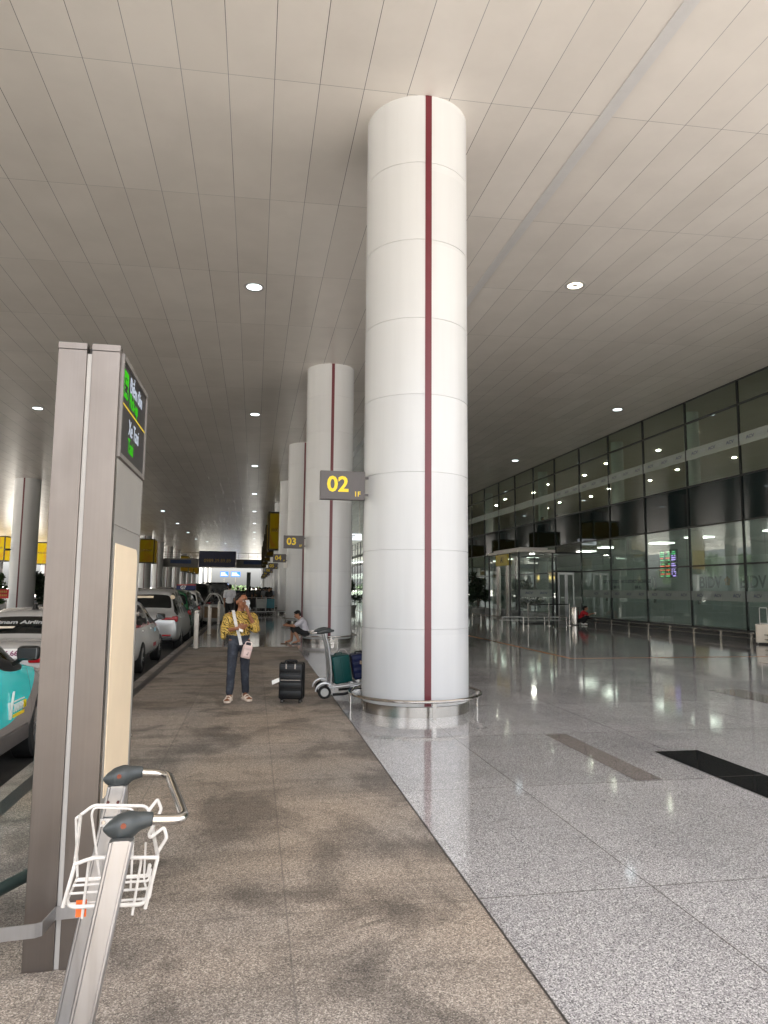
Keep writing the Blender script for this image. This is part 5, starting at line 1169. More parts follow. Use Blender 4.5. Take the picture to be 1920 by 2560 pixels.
    g = [[(0.052*(i/(N-1)-0.5)+0.006*math.sin(j*1.3)-0.055*max(0,0.35-j/(N-1)), -0.012-0.012*math.sin(i*1.9+j), 0.13*(j/(N-1)-0.62)+0.006*math.sin(i*2.3)) for i in range(N)] for j in range(N)]
    for j in range(N-1):
        for i in range(N-1): b.add([g[j][i], g[j][i+1], g[j+1][i+1], g[j+1][i]], [(0,1,2,3)], smooth=True)
    q_ = b.build('sheet', P('white_tissue', (0.82,0.81,0.80), 0.9, var=0.02), ti, fixn=False); sm = q_.modifiers.new('s', 'SOLIDIFY'); sm.thickness = 0.004
    ph = thing('phone', 'small white phone in the lowered hand of the woman in yellow', 'phone', (ox+0.022, oy-0.215, 1.02)); ph.rotation_euler = (R(-30), R(18), R(25)); b = MB(); b.rbox(-0.032, 0.032, -0.006, 0.006, -0.04, 0.075, 0.005, 2); b.build('case', M_whitepaint, ph)
    b = MB(); b.box(-0.028, 0.028, 0.0055, 0.0068, -0.034, 0.068); b.build('screen', M_black, ph)
woman()

# ---------------------------------------------------------------- generic figures
def figure(label, loc, rz, pose, shirt, pants, skinm=None, shoes=None, hair='short', h=1.68, voxel=0.014, name='person', grp=None, long_sleeve=False, long_pants=True, face=False, head_rz=0.0, head_tilt=0.0):
    """pose: joints in metres for a 1.68 m figure facing -y"""
    k = h/1.68; J = {a: Vector(b)*k for a, b in pose.items()}; sk = skinm or M_skin2
    hp, Q, m = head_prims(J['head'], 1.02*k, head_rz, head_tilt); body = hp
    nb = (J['shL']+J['shR'])/2; pv = (J['hpL']+J['hpR'])/2
    body += [('p', [J['head']+Vector((0,0.01,-0.07))*k, nb], [0.05*k, 0.058*k])]
    ch = nb.lerp(pv, 0.28); wa = nb.lerp(pv, 0.65)
    body += [('c', J['shL'].lerp(J['shR'], 0.18), J['shL'].lerp(J['shR'], 0.82), 0.06*k, 0.06*k), ('e', ch, (0.145*k,0.095*k,0.14*k), None), ('e', wa, (0.125*k,0.09*k,0.13*k), None), ('e', pv, (0.15*k,0.105*k,0.11*k), None)]
    hands = []
    for s in 'LR':
        a, e, w_, hd = J['sh'+s], J['el'+s], J['wr'+s], J['hd'+s]
        body += [('p', [a, a.lerp(e, 0.5), e, e.lerp(w_, 0.35), w_], [0.05*k,0.044*k,0.038*k,0.037*k,0.026*k])]
        d = (hd-w_).normalized(); sd = d.cross(Vector((0,1,0.2))).normalized(); n_ = d.cross(sd)
        body += [('c', w_, w_+d*0.07*k, 0.025*k, 0.030*k)]
        if voxel < 0.012: body += fingers(w_+d*0.085*k, d, n_, sd, 0.08*k, 0.0095, 0.6)
        else: body += [('c', w_+d*0.07*k, w_+d*0.14*k, 0.028*k, 0.018*k)]
        h_, kn, an = J['hp'+s], J['kn'+s], J['an'+s]
        body += [('p', [h_, h_.lerp(kn, 0.5), kn, kn.lerp(an, 0.35), an], [0.09*k,0.075*k,0.054*k,0.055*k,0.036*k])]
        toe = J['to'+s]; body += [('p', [an, an.lerp(toe, 0.5)+Vector((0,0,-0.008)), toe], [0.036*k,0.036*k,0.028*k])]
    o = blob(name, body, voxel, sk, None, 2); o.location = loc; o.rotation_euler = (0,0,rz); tag(o, label, 'person', grp)
    if face: add_face(o, Q, m, 1.02*k)
    tp = [('c', J['shL'].lerp(J['shR'], 0.12), J['shL'].lerp(J['shR'], 0.88), 0.078*k, 0.078*k), ('e', ch, (0.172*k,0.120*k,0.155*k), None), ('e', wa, (0.158*k,0.116*k,0.15*k), None), ('e', wa.lerp(pv, 0.75), (0.168*k,0.122*k,0.11*k), None), ('c', nb, nb+Vector((0,0.0,0.035))*k, 0.072*k, 0.062*k)]
    for s in 'LR':
        a, e, w_ = J['sh'+s], J['el'+s], J['wr'+s]
        if long_sleeve: tp += [('p', [a, e, e.lerp(w_, 0.9)], [0.068*k,0.056*k,0.042*k])]
        else: tp += [('p', [a, a.lerp(e, 0.72)], [0.070*k,0.066*k])]
    c1 = blob('shirt', tp, max(voxel, 0.012), shirt, o, 3)
    pn = [('e', pv+Vector((0,0,-0.005)), (0.165*k,0.122*k,0.105*k), None)]
    for s in 'LR':
        h_, kn, an = J['hp'+s], J['kn'+s], J['an'+s]
        pn += [('p', [h_, kn] + ([an+(kn-an).normalized()*0.05] if long_pants else [kn.lerp(an, 0.12)]), [0.102*k,0.075*k] + ([0.062*k] if long_pants else [0.078*k]))]
    blob('trousers', pn, max(voxel, 0.012), pants, o, 3)
    er = m.to_euler(); hr = [('e', Q(0,0.020,0.040), (0.085*k,0.093*k,0.082*k), er), ('e', Q(0,-0.035,0.083), (0.062*k,0.048*k,0.030*k), er), ('e', Q(0,0.062,-0.005), (0.072*k,0.045*k,0.070*k), er)]
    if hair == 'long': hr += [('p', [Q(0,0.085,0.0), Q(0,0.10,-0.10), Q(0,0.085,-0.24)], [0.07*k,0.06*k,0.035*k])]
    blob('hair', hr, max(0.009, voxel*0.8), M_hair, o, 2)
    for s in 'LR':
        an, toe = J['an'+s], J['to'+s]; d = (toe-an); d.z = 0; d.normalize(); base = Vector((an.x, an.y, an.z-0.075*k))
        sh_ = [('p', [base+Vector((0,0,0.045))-d*0.03, base+Vector((0,0,0.045))+d*0.08, base+Vector((0,0,0.036))+d*0.17], [0.044,0.043,0.035])] if shoes else None
        if sh_: blob('shoe', sh_, max(0.01, voxel*0.8), shoes, o, 1)
    return o
STAND = dict(head=(0,-0.01,1.565), shL=(-0.175,0.01,1.375), shR=(0.175,0.01,1.375), elL=(-0.215,0.02,1.09), elR=(0.215,0.02,1.09), wrL=(-0.205,-0.05,0.85), wrR=(0.205,-0.05,0.85), hdL=(-0.20,-0.07,0.72), hdR=(0.20,-0.07,0.72), hpL=(-0.085,0,0.88), hpR=(0.085,0,0.88), knL=(-0.095,-0.01,0.48), knR=(0.095,-0.01,0.48), anL=(-0.10,0.02,0.085), anR=(0.10,0.02,0.085), toL=(-0.115,-0.15,0.03), toR=(0.115,-0.15,0.03))
WALK = dict(STAND, knL=(-0.09,-0.10,0.49), anL=(-0.09,-0.16,0.10), toL=(-0.10,-0.32,0.06), knR=(0.09,0.04,0.48), anR=(0.09,0.22,0.11), toR=(0.10,0.08,0.03), elL=(-0.215,0.09,1.10), wrL=(-0.20,0.10,0.86), hdL=(-0.20,0.08,0.74), elR=(0.215,-0.03,1.09), wrR=(0.20,-0.17,0.89), hdR=(0.19,-0.24,0.78))
PUSH = dict(STAND, elL=(-0.22,-0.06,1.12), wrL=(-0.17,-0.28,1.06), hdL=(-0.15,-0.38,1.06), elR=(0.22,-0.06,1.12), wrR=(0.17,-0.28,1.06), hdR=(0.15,-0.38,1.06))
M_sh_white = cloth('white_shirt_cloth', (0.62,0.61,0.63)); M_trs_dark = cloth('dark_trouser_cloth', (0.006,0.006,0.007)); M_shoe = P('dark_shoe', (0.02,0.018,0.016), 0.5)
# white-shirted man seen from behind by the open taxi
figure('man in white shirt and dark trousers seen from behind beside the open taxi door', (-1.02, 31.2, 0), R(180), STAND, M_sh_white, M_trs_dark, shoes=M_shoe, h=1.74)
# man sitting on the foot rail of the second column, facing left, bent over a phone
SIT = dict(head=(0.0,-0.19,0.835), shL=(-0.165,-0.06,0.660), shR=(0.165,-0.06,0.660), elL=(-0.17,-0.26,0.505), elR=(0.17,-0.26,0.505), wrL=(-0.07,-0.45,0.520), wrR=(0.07,-0.45,0.520), hdL=(-0.02,-0.54,0.535), hdR=(0.02,-0.54,0.535), hpL=(-0.085,0.06,0.30), hpR=(0.085,0.06,0.30), knL=(-0.11,-0.32,0.455), knR=(0.11,-0.30,0.42), anL=(-0.11,-0.36,0.085), anR=(0.12,-0.12,0.085), toL=(-0.12,-0.53,0.03), toR=(0.13,-0.29,0.03))
SM_ = figure('barefoot man in pale shirt and black shorts sitting on a column foot rail', (1.46, 20.86, 0.0), R(-96), SIT, cloth('pale_lilac_shirt', (0.50,0.48,0.52)), M_trs_dark, h=1.68, voxel=0.009, long_pants=False, face=True, head_tilt=R(24))
b = MB(); p = Vector((0.0,-0.545,0.565)); b.rbox(-0.036,0.036,-0.555,-0.545,0.51,0.65,0.004,2); b_ = b.build('phone', M_black); b_.location = (1.46,20.86,0); b_.rotation_euler = (0,0,R(-96)); tag(b_, 'black phone in the hands of the man sitting on the foot rail', 'phone')
for i, (x, y) in enumerate(((0.93, 20.75), (1.23, 20.62))):
    t = thing('slipper', ('brown slipper on the floor in front of the sitting man', 'dark slipper on the floor under the sitting man, next to the column rail')[i], 'slipper', (x, y, 0)); t.rotation_euler = (0,0,R(80)); b = MB(); b.prism([(-0.04,-0.12),(0.04,-0.12),(0.045,0.0),(0.035,0.13),(-0.035,0.13),(-0.045,0.0)], 'z', 0, 0.022); b.build('sole', P('brown_slipper', (0.10,0.055,0.03), 0.7) if i == 0 else M_shoe, t); b = MB(); b.tube([(-0.042,-0.02,0.02),(-0.03,-0.04,0.055),(0.03,-0.04,0.055),(0.042,-0.02,0.02)], 0.010, 8, round_=0.02); b.build('strap', M_shoe, t)
# person in red squatting by the glass wall
SQ = dict(head=(0.0,-0.20,0.80), shL=(-0.165,-0.10,0.625), shR=(0.165,-0.10,0.625), elL=(-0.17,-0.32,0.48), elR=(0.17,-0.32,0.50), wrL=(-0.08,-0.50,0.55), wrR=(0.08,-0.50,0.55), hdL=(-0.03,-0.60,0.57), hdR=(0.03,-0.60,0.57), hpL=(-0.085,0.10,0.22), hpR=(0.085,0.10,0.22), knL=(-0.14,-0.28,0.40), knR=(0.14,-0.28,0.40), anL=(-0.12,-0.06,0.085), anR=(0.12,-0.06,0.085), toL=(-0.13,-0.24,0.03), toR=(0.13,-0.24,0.03))
figure('person in red shirt squatting by the glass wall, holding a white cup', (15.02, 30.9, 0), R(62), SQ, cloth('red_shirt_cloth', (0.42,0.012,0.02)), M_trs_dark, h=1.64, shoes=M_whitepaint, hair='long')
c_ = MB(); c_.lathe([(0,0),(0.030,0),(0.040,0.11),(0,0.11)], seg=14); cu = c_.build('cup', M_whitepaint); cu.location = (15.02+0.62*math.sin(R(62)), 30.9-0.62*math.cos(R(62)), 0.50); tag(cu, 'white paper cup held by the squatting person in red', 'cup')
# the crowd at the far end
protos = []
cl = [cloth('navy_cloth', (0.015,0.018,0.03)), cloth('charcoal_cloth', (0.02,0.02,0.02)), cloth('grey_cloth', (0.16,0.16,0.17)), cloth('dark_red_cloth', (0.12,0.01,0.012)), cloth('pale_blue_cloth', (0.30,0.34,0.42)), cloth('olive_cloth', (0.06,0.055,0.03)), M_sh_white]
cn = ['navy', 'charcoal', 'grey', 'dark red', 'pale blue', 'olive', 'white']
spots = [(0.72,47.5,170,2),(1.02,49.0,10,1),(0.40,50.5,200,1),(1.22,52.0,-20,4),(0.85,53.5,160,0),(0.25,55.0,15,5),(0.60,57.0,190,6),(-0.10,58.5,-10,0),(1.10,59.0,170,1),(0.95,46.0,15,1),(-0.45,60.5,180,3),(0.35,62.5,0,2),(0.80,64.0,185,0),(1.25,66.0,20,1),(-0.80,54.0,170,1),(-1.05,48.0,160,0),(-0.25,46.5,150,1),(0.05,68.0,0,3),(-0.60,66.0,180,5),(1.20,70.0,10,0)]
DESC = ['standing', 'walking', 'pushing a trolley']
for i, (x, y, a, c) in enumerate(spots):
    pz = i % 3
    lab = 'distant figure in %s top %s in the crowd, %s from the front' % (cn[c], DESC[pz], ORD[i])
    if i < 3:
        f = figure(lab, (x, y, 0), R(a), (STAND, WALK, PUSH)[pz], cl[c], cl[1], h=1.66, voxel=0.022, hair='long' if i == 1 else 'short', shoes=M_shoe, grp='people in the distant crowd'); protos.append(f)
    else:
        f = copy_tree(protos[pz], None, (x, y, 0), R(a), lab); f.scale = (1, 1, 0.95+0.09*random.random())
        for kk in KIDS.get(f.name, []):
            if kk.name.startswith('shirt'): kk.material_slots[0].link = 'OBJECT'; kk.material_slots[0].material = cl[c]
# ================================================================ ENTRANCE VESTIBULE
VX0, VX1, VY0, VY1, VH = 12.5, 15.77, 32.25, 36.6, 3.42
M_vfill = EM('vestibule_fill_lamp', (1.0,0.95,0.85), 16.0)
def vestibule():
    t = thing('entrance_vestibule', 'clear glass entrance box with steel doors projecting from the green facade', 'entrance', (VX0, VY0, 0))
    W = VX1-VX0; D = VY1-VY0
    b = MB(); b.box(-0.05, 1.86, -0.05, D+0.05, VH, VH+0.13); bevel(b.build('roof', P('pale_roof_metal', (0.50,0.48,0.45), 0.35, 0.2), t), 0.01)
    b = MB(); b.box(0.15, 1.55, 0.15, D-0.3, VH+0.13, VH+0.24); b.build('roof_box', P('pale_roof_metal2', (0.46,0.44,0.42), 0.4), t)
    xm = 1.72
    b = MB(); b.box(1.86, W, -0.04, D, VH-0.04, VH+0.02); b.build('link_roof', M_frame, t)
    for x0, x1, z0 in ((0.06, xm-0.04, 0.06), (xm+0.04, W-0.03, 2.55), (W-0.62, W-0.03, 0.06)):
        b = MB(); b.quad([(x0,0,z0),(x1,0,z0),(x1,0,VH-0.05 if z0 > 1 or x0 < 1 else 2.45),(x0,0,VH-0.05 if z0 > 1 or x0 < 1 else 2.45)]); b.build('glass_panel', M_glass_hazed, t, fixn=False)
    for y0, y1, z0 in ((0.06, 1.15, 0.06), (3.0, D-0.05, 0.06), (1.22, 2.95, 2.85)):
        b = MB(); b.quad([(0,y1,z0),(0,y0,z0),(0,y0,VH-0.05),(0,y1,VH-0.05)]); b.build('glass_panel', M_glass_hazed, t, fixn=False)
    for q_ in [(x-0.04, x+0.04, -0.04, 0.04, 0, VH) for x in (0, xm)]+[(-0.035, 0.035, y-0.03, y+0.03, 0, VH) for y in (1.18, 2.98, D)]+[(0.04, xm-0.04, -0.03, 0.03, 0, 0.06), (xm+0.04, W, -0.03, 0.03, 2.47, 2.55)]:
        b = MB(); b.box(*q_); b.build('mullion', M_frame, t)
    # steel clad door portal on the road side
    
    for y0_, y1_ in ((2.55, 2.95), (1.22, 1.55)):
        b = MB(); b.box(-0.09, 0.0, y0_, y1_, 0, 2.80); b.build('door_portal', M_steel, t)
    b = MB(); b.quad([(-0.02,2.05,0.03),(-0.02,1.58,0.03),(-0.02,1.58,2.75),(-0.02,2.05,2.75)]); b.build('sliding_leaf', M_glass_hazed, t, fixn=False)
    # yellow fascia sign
    b = MB(); b.box(-0.12, -0.06, 1.20, 2.95, 2.82, 3.38); s = b.build('yellow_sign', P('dull_yellow_sign', (0.42,0.33,0.02), 0.4), t)
    text('A1', 0.42, M_signdark, s, facing('-x', (-0.122, 2.0, 3.10)), 'lettering', 0.002, bold=0.01)
    # double hinged door in the front
    for i in range(2):
        x0 = xm+0.28+0.42*i; b = MB()
        b.box(x0, x0+0.06, -0.03, 0.03, 0, 2.46); b.box(x0+0.34, x0+0.40, -0.03, 0.03, 0, 2.46); b.box(x0+0.06, x0+0.34, -0.03, 0.03, 2.36, 2.46); b.box(x0+0.06, x0+0.34, -0.03, 0.03, 0, 0.16); d = b.build('door', M_alu, t)
        b = MB(); b.quad([(x0+0.06,0,0.16),(x0+0.34,0,0.16),(x0+0.34,0,2.36),(x0+0.06,0,2.36)]); b.build('door_glass', M_glass_hazed, d, fixn=False)
    b = MB(); b.box(0.05, xm-0.05, -0.006, -0.002, 1.28, 1.62); b.build('frosted_band', M_band, t)
    for x in (0.5, 1.25): text('ACV', 0.155, M_navy, t, facing('-y', (x, -0.009, 1.46)), 'lettering', 0.001, bold=0.004, xs=1.25)
    for x_, y_ in ((1.3, 1.5), (2.3, 3.0)):
        b = MB(); b.lathe([(0.0,-0.01),(0.10,-0.01),(0.12,0)], seg=16, mtx=Matrix.Translation((x_,y_,VH-0.005))); b.build('lamp', M_vfill, t)  # ceiling lamps added to brighten the inside of the box
vestibule()
q = thing('barrier_rail', 'low steel barrier rail on posts in front of the glass entrance box', 'rail', (12.0, 31.6, 0))
b = MB(); b.tube([(-0.6,4.6,0.34),(-0.6,0,0.34),(2.6,0,0.34)], 0.026, 8); b.tube([(-0.6,4.6,0.20),(-0.6,0,0.20),(2.6,0,0.20)], 0.02, 8); b.build('tube', M_chrome, q)
for x, y in ((-0.6,4.6),(-0.6,3.1),(-0.6,1.5),(-0.6,0),(0.45,0),(1.5,0),(2.6,0)):
    b = MB(); b.cyl((x,y,0),(x,y,0.36),0.034,seg=10); b.build('post', M_chrome, q)
q = thing('queue_barrier', 'tall thin steel posts with dark belt in front of the entrance box', 'barrier', (12.2, 30.4, 0))
b = MB(); b.box(0.0, 2.0, -0.01, 0.01, 0.93, 0.98); b.build('belt', M_black, q)
for x in (0, 1.0, 2.0):
    b = MB(); b.cyl((x,0,0.02),(x,0,1.0),0.024,seg=10); b.lathe([(0.16,0),(0.16,0.012),(0.03,0.03)], c=(x,0,0), seg=18); b.build('post', M_chrome, q)
q = thing('queue_barrier', 'pair of thin steel posts in the dark left of the entrance box', 'barrier', (11.3, 37.5, 0))
for x in (0, -0.9):
    b = MB(); b.cyl((x,0,0.02),(x,0,1.0),0.024,seg=10); b.lathe([(0.16,0),(0.16,0.012),(0.03,0.03)], c=(x,0,0), seg=18); b.build('post', M_chrome, q)
q = thing('litter_bin', 'tall steel cylinder litter bin beside the squatting person in red', 'bin', (14.72, 30.95, 0))
b = MB(); b.lathe([(0.175,0.03),(0.175,0.80),(0.165,0.83),(0.12,0.84),(0.11,0.80)], seg=28); b.build('drum', M_steel, q); b = MB(); b.lathe([(0.18,0.0),(0.18,0.035),(0,0.035)], seg=28); b.build('base_ring', M_black, q); b = MB(); b.lathe([(0.115,0.79),(0,0.79)], seg=24); b.build('opening', M_black, q)

# ---- things behind the glass
q = thing('exchange_board', 'lit exchange-rate board with rows of coloured figures behind the glass', 'display', (16.6, 26.3, 2.16))
b = MB(); b.box(0, 0.08, -0.62, 0.62, 0, 1.12); p = b.build('panel', M_black, q)
cols = (EM('red_led', (1.0,0.10,0.04), 0.40), EM('green_led', (0.10,1.0,0.35), 0.22), EM('violet_led', (0.55,0.35,1.0), 0.45)); D = [MB(), MB(), MB()]
for r in range(13):
    if r == 5: continue
    z = 1.03-r*0.081
    for c in range(3):
        for d in range(4):
            if random.random() < 0.12: continue
            y = 0.50-c*0.40-d*0.075; k = 2 if c == 2 and r > 1 else (1 if (r % 2 == 0 or r < 2) else 0); D[k].box(-0.012, -0.004, y-0.052, y, z-0.022, z+0.018)
for k in range(3): D[k].build('led_figures', cols[k], p)
def counter(label, y0, y1, lines, col, mat):
    q = thing('service_counter', label, 'counter', (16.75, (y0+y1)/2, 0)); h = (y1-y0)/2
    b = MB(); b.box(0, 0.6, -h, h, 0, 1.10); bevel(b.build('desk', P('counter_laminate', (0.42,0.44,0.41), 0.4, var=0.05), q), 0.01)
    b = MB(); b.box(0.0, 0.10, -h, h, 1.56, 2.26); s = b.build('header', P('pale_header', (0.50,0.54,0.50), 0.5, var=0.04), q)
    for yy in (-h+0.05, h-0.05):
        b = MB(); b.box(0.2, 0.28, yy-0.04, yy+0.04, 1.10, 2.2); b.build('post', M_steel, q)
    for (s_, sz, y, z) in lines: text(s_, sz, mat, s, facing('-x', (-0.004, y, z)), 'lettering', 0.003, bold=0.010)
    return s, h
counter('pale counter behind the glass lettered CURRENCY EXCHANGE and SIM 4G', 27.9, 32.2, [('CURRENCY EXCHANGE', 0.20, 0.9, 2.02), ('SIM 4G', 0.18, 0.7, 1.76), ('CURRENCY EXCHANGE', 0.20, -1.15, 2.02), ('SIM 4G', 0.18, -1.2, 1.76)], None, M_navy)
sA, hA = counter('pale bank counter behind the glass lettered BIDV, nearest the cream suitcase', 19.6, 24.9, [('BIDV', 0.60, 1.55, 1.92), ('BIDV', 0.60, -0.75, 1.92)], None, P('dark_green_letters', (0.0,0.022,0.022), 0.4))
for yy in (0.55, -1.75):
    b = MB()
    for k in range(5): a = 2*PI*k/5+0.3; b.ball((-0.02, yy+0.10*math.cos(a), 1.98+0.10*math.sin(a)), (0.012,0.075,0.075), 12, 8)
    b.build('flower_logo', P('orange_logo', (0.50,0.26,0.03), 0.5), sA)
q = thing('warm_shop_sign', 'row of warm glowing round shop lamps inside beyond the entrance box', 'sign', (16.9, 40.2, 2.35)); M_warmsign = EM('warm_sign_light', (1.0,0.62,0.22), 0.5)
for i in range(4):
    b = MB(); b.ball((0.27*i,0,0), 0.14, 14, 10); b.build('globe', M_warmsign, q)
b = MB(); b.box(-0.2, 1.1, 0.1, 0.14, -0.3, 0.5); b.build('backboard', P('pale_backboard', (0.5,0.45,0.38), 0.6), q)
for i, (x, y, a, lab) in enumerate(((16.9, 37.6, 90, 'dark figure standing upstairs behind the glass above the entrance box, nearer of two'), (16.7, 39.2, 60, 'dark figure standing upstairs behind the glass above the entrance box, farther of two'))):
    f = copy_tree(protos[0], None, (x, y, 4.25), R(a), lab, 'figures upstairs behind the glass')

# ================================================================ FOOTBRIDGE across the road
B = thing('footbridge', 'grey footbridge with railing and navy phone-number board spanning the walkway and road', 'footbridge', (-6, 105, 0))
b = MB(); b.box(-7.3, 7.8, 0, 3.0, 4.5, 4.75); b.box(-7.3, 7.8, -0.02, 0.15, 4.75, 5.70); b.box(-7.3, 7.8, 2.85, 3.0, 4.75, 5.70); b.build('deck', P('grey_bridge_panel', (0.13,0.125,0.12), 0.45, var=0.08), B)
b = MB(); b.tube([(-7.3,0.06,6.6),(7.8,0.06,6.6)], 0.03, 8); b.tube([(-7.3,0.06,6.2),(7.8,0.06,6.2)], 0.02, 8); b.tube([(-7.3,0.06,5.95),(7.8,0.06,5.95)], 0.02, 8)
for i in range(12): x = -7.3+i*15.1/11; b.cyl((x,0.06,5.7),(x,0.06,6.6),0.028,seg=8)
b.build('railing', M_steel, B)
b = MB(); b.box(-1.9, 3.3, -0.42, -0.03, 4.52, 6.82); s = b.build('phone_board', P('navy_board', (0.006,0.010,0.045), 0.4), B); b = MB(); b.box(-1.95,-1.9,-0.44,-0.02,4.5,6.84); b.box(3.3,3.35,-0.44,-0.02,4.5,6.84); b.box(-1.9,3.3,-0.44,-0.02,4.46,4.52); b.build('board_frame', M_steel, s)
text('0989.39.89.89', 0.68, P('dull_gold_print', (0.30,0.19,0.05), 0.5), s, facing('-y', (0.7, -0.424, 5.42)), 'lettering', 0.003, bold=0.012)
for x0, x1 in ((-5.9,-3.0), (4.4,7.0)):
    b = MB(); b.box(x0, x1, -0.08, -0.022, 4.98, 5.50); b.build('blue_banner', P('blue_banner', (0.012,0.035,0.11), 0.5, var=0.3, vs=1.2), B)
for x in (-7.0, 7.5):
    b = MB(); b.box(x-0.25, x+0.25, 1.2, 1.8, -0.2, 4.5); b.build('pier', P('bridge_pier', (0.35,0.34,0.32), 0.6), B)
for k in range(4): B_ = None
# ================================================================ BEYOND THE CANOPY
q = thing('white_canopy', 'white ribbed canopy roof sloping down in the daylight beyond the far end', 'canopy', (-14, 186, 0))
M_memb = P('white_membrane', (0.78,0.78,0.76), 0.6, var=0.03)
b = MB(); N = 14; V_ = []
for j in range(2):
    for i in range(N+1): x = i*1.7; V_.append((x, j*70, 12.5-0.55*i+0.018*i*i))
b.add(V_, [(i, i+1, N+2+i, N+1+i) for i in range(N)], smooth=True); r_ = b.build('roof', M_memb, q, fixn=False); sd = r_.modifiers.new('s', 'SOLIDIFY'); sd.thickness = 0.25
b = MB()
for k in range(12):
    y = k*6.2; b.tube([(i*1.7, y, 12.40-0.55*i+0.018*i*i-0.16) for i in range(N+1)], 0.10, 6)
b.build('ribs', P('grey_rib', (0.30,0.31,0.31), 0.5), q)
for x, y in ((23.5,0),(23.5,20),(23.5,40),(0.5,0),(0.5,20),(0.5,40)):
    b = MB(); b.cyl((x,y,-0.3),(x,y,12.4-0.55*x/1.7+0.018*(x/1.7)**2),0.35,seg=14); b.build('mast', M_whitepaint, q)
for i, (x, w_, lab) in enumerate(((-7.2, 1.9, 'blue overhead road sign in the daylight, left one of two'), (-4.5, 2.2, 'blue overhead road sign in the daylight, right one of two'))):
    q = thing('road_sign', lab, 'sign', (x, 176.0, 0), 0, 'blue road signs beyond the canopy'); b = MB(); b.box(-w_/2, w_/2, -0.05, 0.05, 4.2, 5.45); s = b.build('panel', P('blue_road_sign', (0.02,0.13,0.55), 0.4), q)
    b = MB(); 
    for r in range(3): b.box(-w_*0.42, w_*0.42-0.3*r, -0.056, -0.051, 4.45+0.3*r, 4.57+0.3*r)
    b.build('white_lines', M_whitepaint, s); b = MB(); b.cyl((0,0.1,-0.2),(0,0.1,5.3),0.07,seg=8); b.build('pole', M_steel, q)
def leaf_mat(name, c):
    t = NT(name); oi = t.n('ShaderNodeObjectInfo'); f = t.noise(1.3, 3); g = t.noise(40, 1)
    col = t.ramp(t.math('ADD', t.math('MULTIPLY', f, 0.6), t.math('MULTIPLY', g, 0.4)), [(0.3, tuple(v*0.55 for v in c)), (0.5, c), (0.7, tuple(min(1, v*1.6) for v in c))]); t.set(col=col, rough=0.6); return t.m
M_leaf = leaf_mat('mid_green_leaf', (0.055,0.10,0.028)); M_leafd = leaf_mat('dark_green_leaf', (0.022,0.042,0.018)); M_bark = P('brown_bark', (0.11,0.085,0.06), 0.9, var=0.3, vs=12, bump=0.5, bs=20)
def leaves(clumps, n, size, rng, flat=0.5):
    b = MB()
    for _ in range(n):
        c, r = clumps[rng.randrange(len(clumps))]; v = Vector((rng.gauss(0,1), rng.gauss(0,1), rng.gauss(0,1))).normalized()*(r*rng.random()**0.45); v.z *= 0.75; p = Vector(c)+v
        a = Vector((rng.gauss(0,1), rng.gauss(0,1), rng.gauss(0,flat))).normalized(); e = a.orthogonal().normalized(); e = (Matrix.Rotation(rng.random()*6.3, 3, a) @ e); s = size*(0.6+0.8*rng.random())
        b.add([p-a*s, p+e*s*0.42, p+a*s, p-e*s*0.42], [(0,1,2,3)])
    return b
def tree(label, loc, h, r, seed, mat, grp=None, n=3000, size=0.16):
    rng = random.Random(seed); t = thing('tree', label, 'tree', loc, 0, grp); b = MB(); b.tube([(0,0,-0.3),(0.05*r,0.02,h*0.3),(0.0,0.05*r,h*0.55)], [h*0.030,h*0.022,h*0.016], 10); cl = []
    for k in range(11):
        a = rng.random()*6.28; rr = r*(0.25+0.55*rng.random()); z = h*(0.42+0.5*rng.random()); p = (rr*math.cos(a), rr*math.sin(a), z); cl.append((p, r*(0.28+0.22*rng.random()))); b.tube([(0,0,h*(0.25+0.25*rng.random())), (p[0]*0.5,p[1]*0.5,z*0.85), p], [h*0.012,h*0.008,h*0.003], 6)
    cl.append(((0,0,h*0.85), r*0.42)); b.build('trunk', M_bark, t); leaves(cl, n, size, rng).build('crown', mat, t, fixn=False); return t
T0 = tree('leafy green tree beyond the second road, seen in the glass reflections', (-58, 22, -0.3), 9, 4.2, 3, M_leaf, 'trees beyond the road', 4200, 0.24)
rng = random.Random(5)
for i in range(15):
    y = 2+i*10.5+rng.uniform(-2,2); x = -58-rng.uniform(0,14)
    c = copy_tree(T0, None, (x, y, -0.3), rng.random()*6.28, 'leafy green tree beyond the second road, %s of the row from the front' % ORD[i+1]); s = 0.75+0.5*rng.random(); c.scale = (s, s, s*rng.uniform(0.85, 1.2))
def conifer(label, loc, h, r, seed):
    rng = random.Random(seed); t = thing('conifer', label, 'tree', loc); b = MB(); b.cyl((0,0,-0.3),(0,0,h*0.9),h*0.02,h*0.006,8); b.build('trunk', M_bark, t); cl = [((rng.uniform(-.2,.2)*r, rng.uniform(-.2,.2)*r, h*(0.1+0.88*k/9)), r*(1.0-0.92*k/9)+0.08) for k in range(10)]; leaves(cl, 1500, 0.14, rng).build('crown', M_leafd, t, fixn=False)
conifer('slim dark conifer at the far end beside the row of columns, taller one', (4.2, 178, 0), 6.6, 1.1, 1); conifer('slim dark conifer at the far end beside the row of columns, shorter one', (2.6, 182, 0), 5.0, 1.0, 2)
q = thing('dark_pylon', 'tall dark slab-like pylon standing in the far crowd', 'pylon', (-0.62, 80, 0)); b = MB(); b.box(-0.22,0.22,-0.15,0.15,0,3.3); bevel(b.build('slab', P('dark_green_slab', (0.03,0.04,0.035), 0.4), q), 0.02); b = MB(); b.box(-0.3,0.3,-0.22,0.22,0,0.08); b.build('foot', M_steel, q)
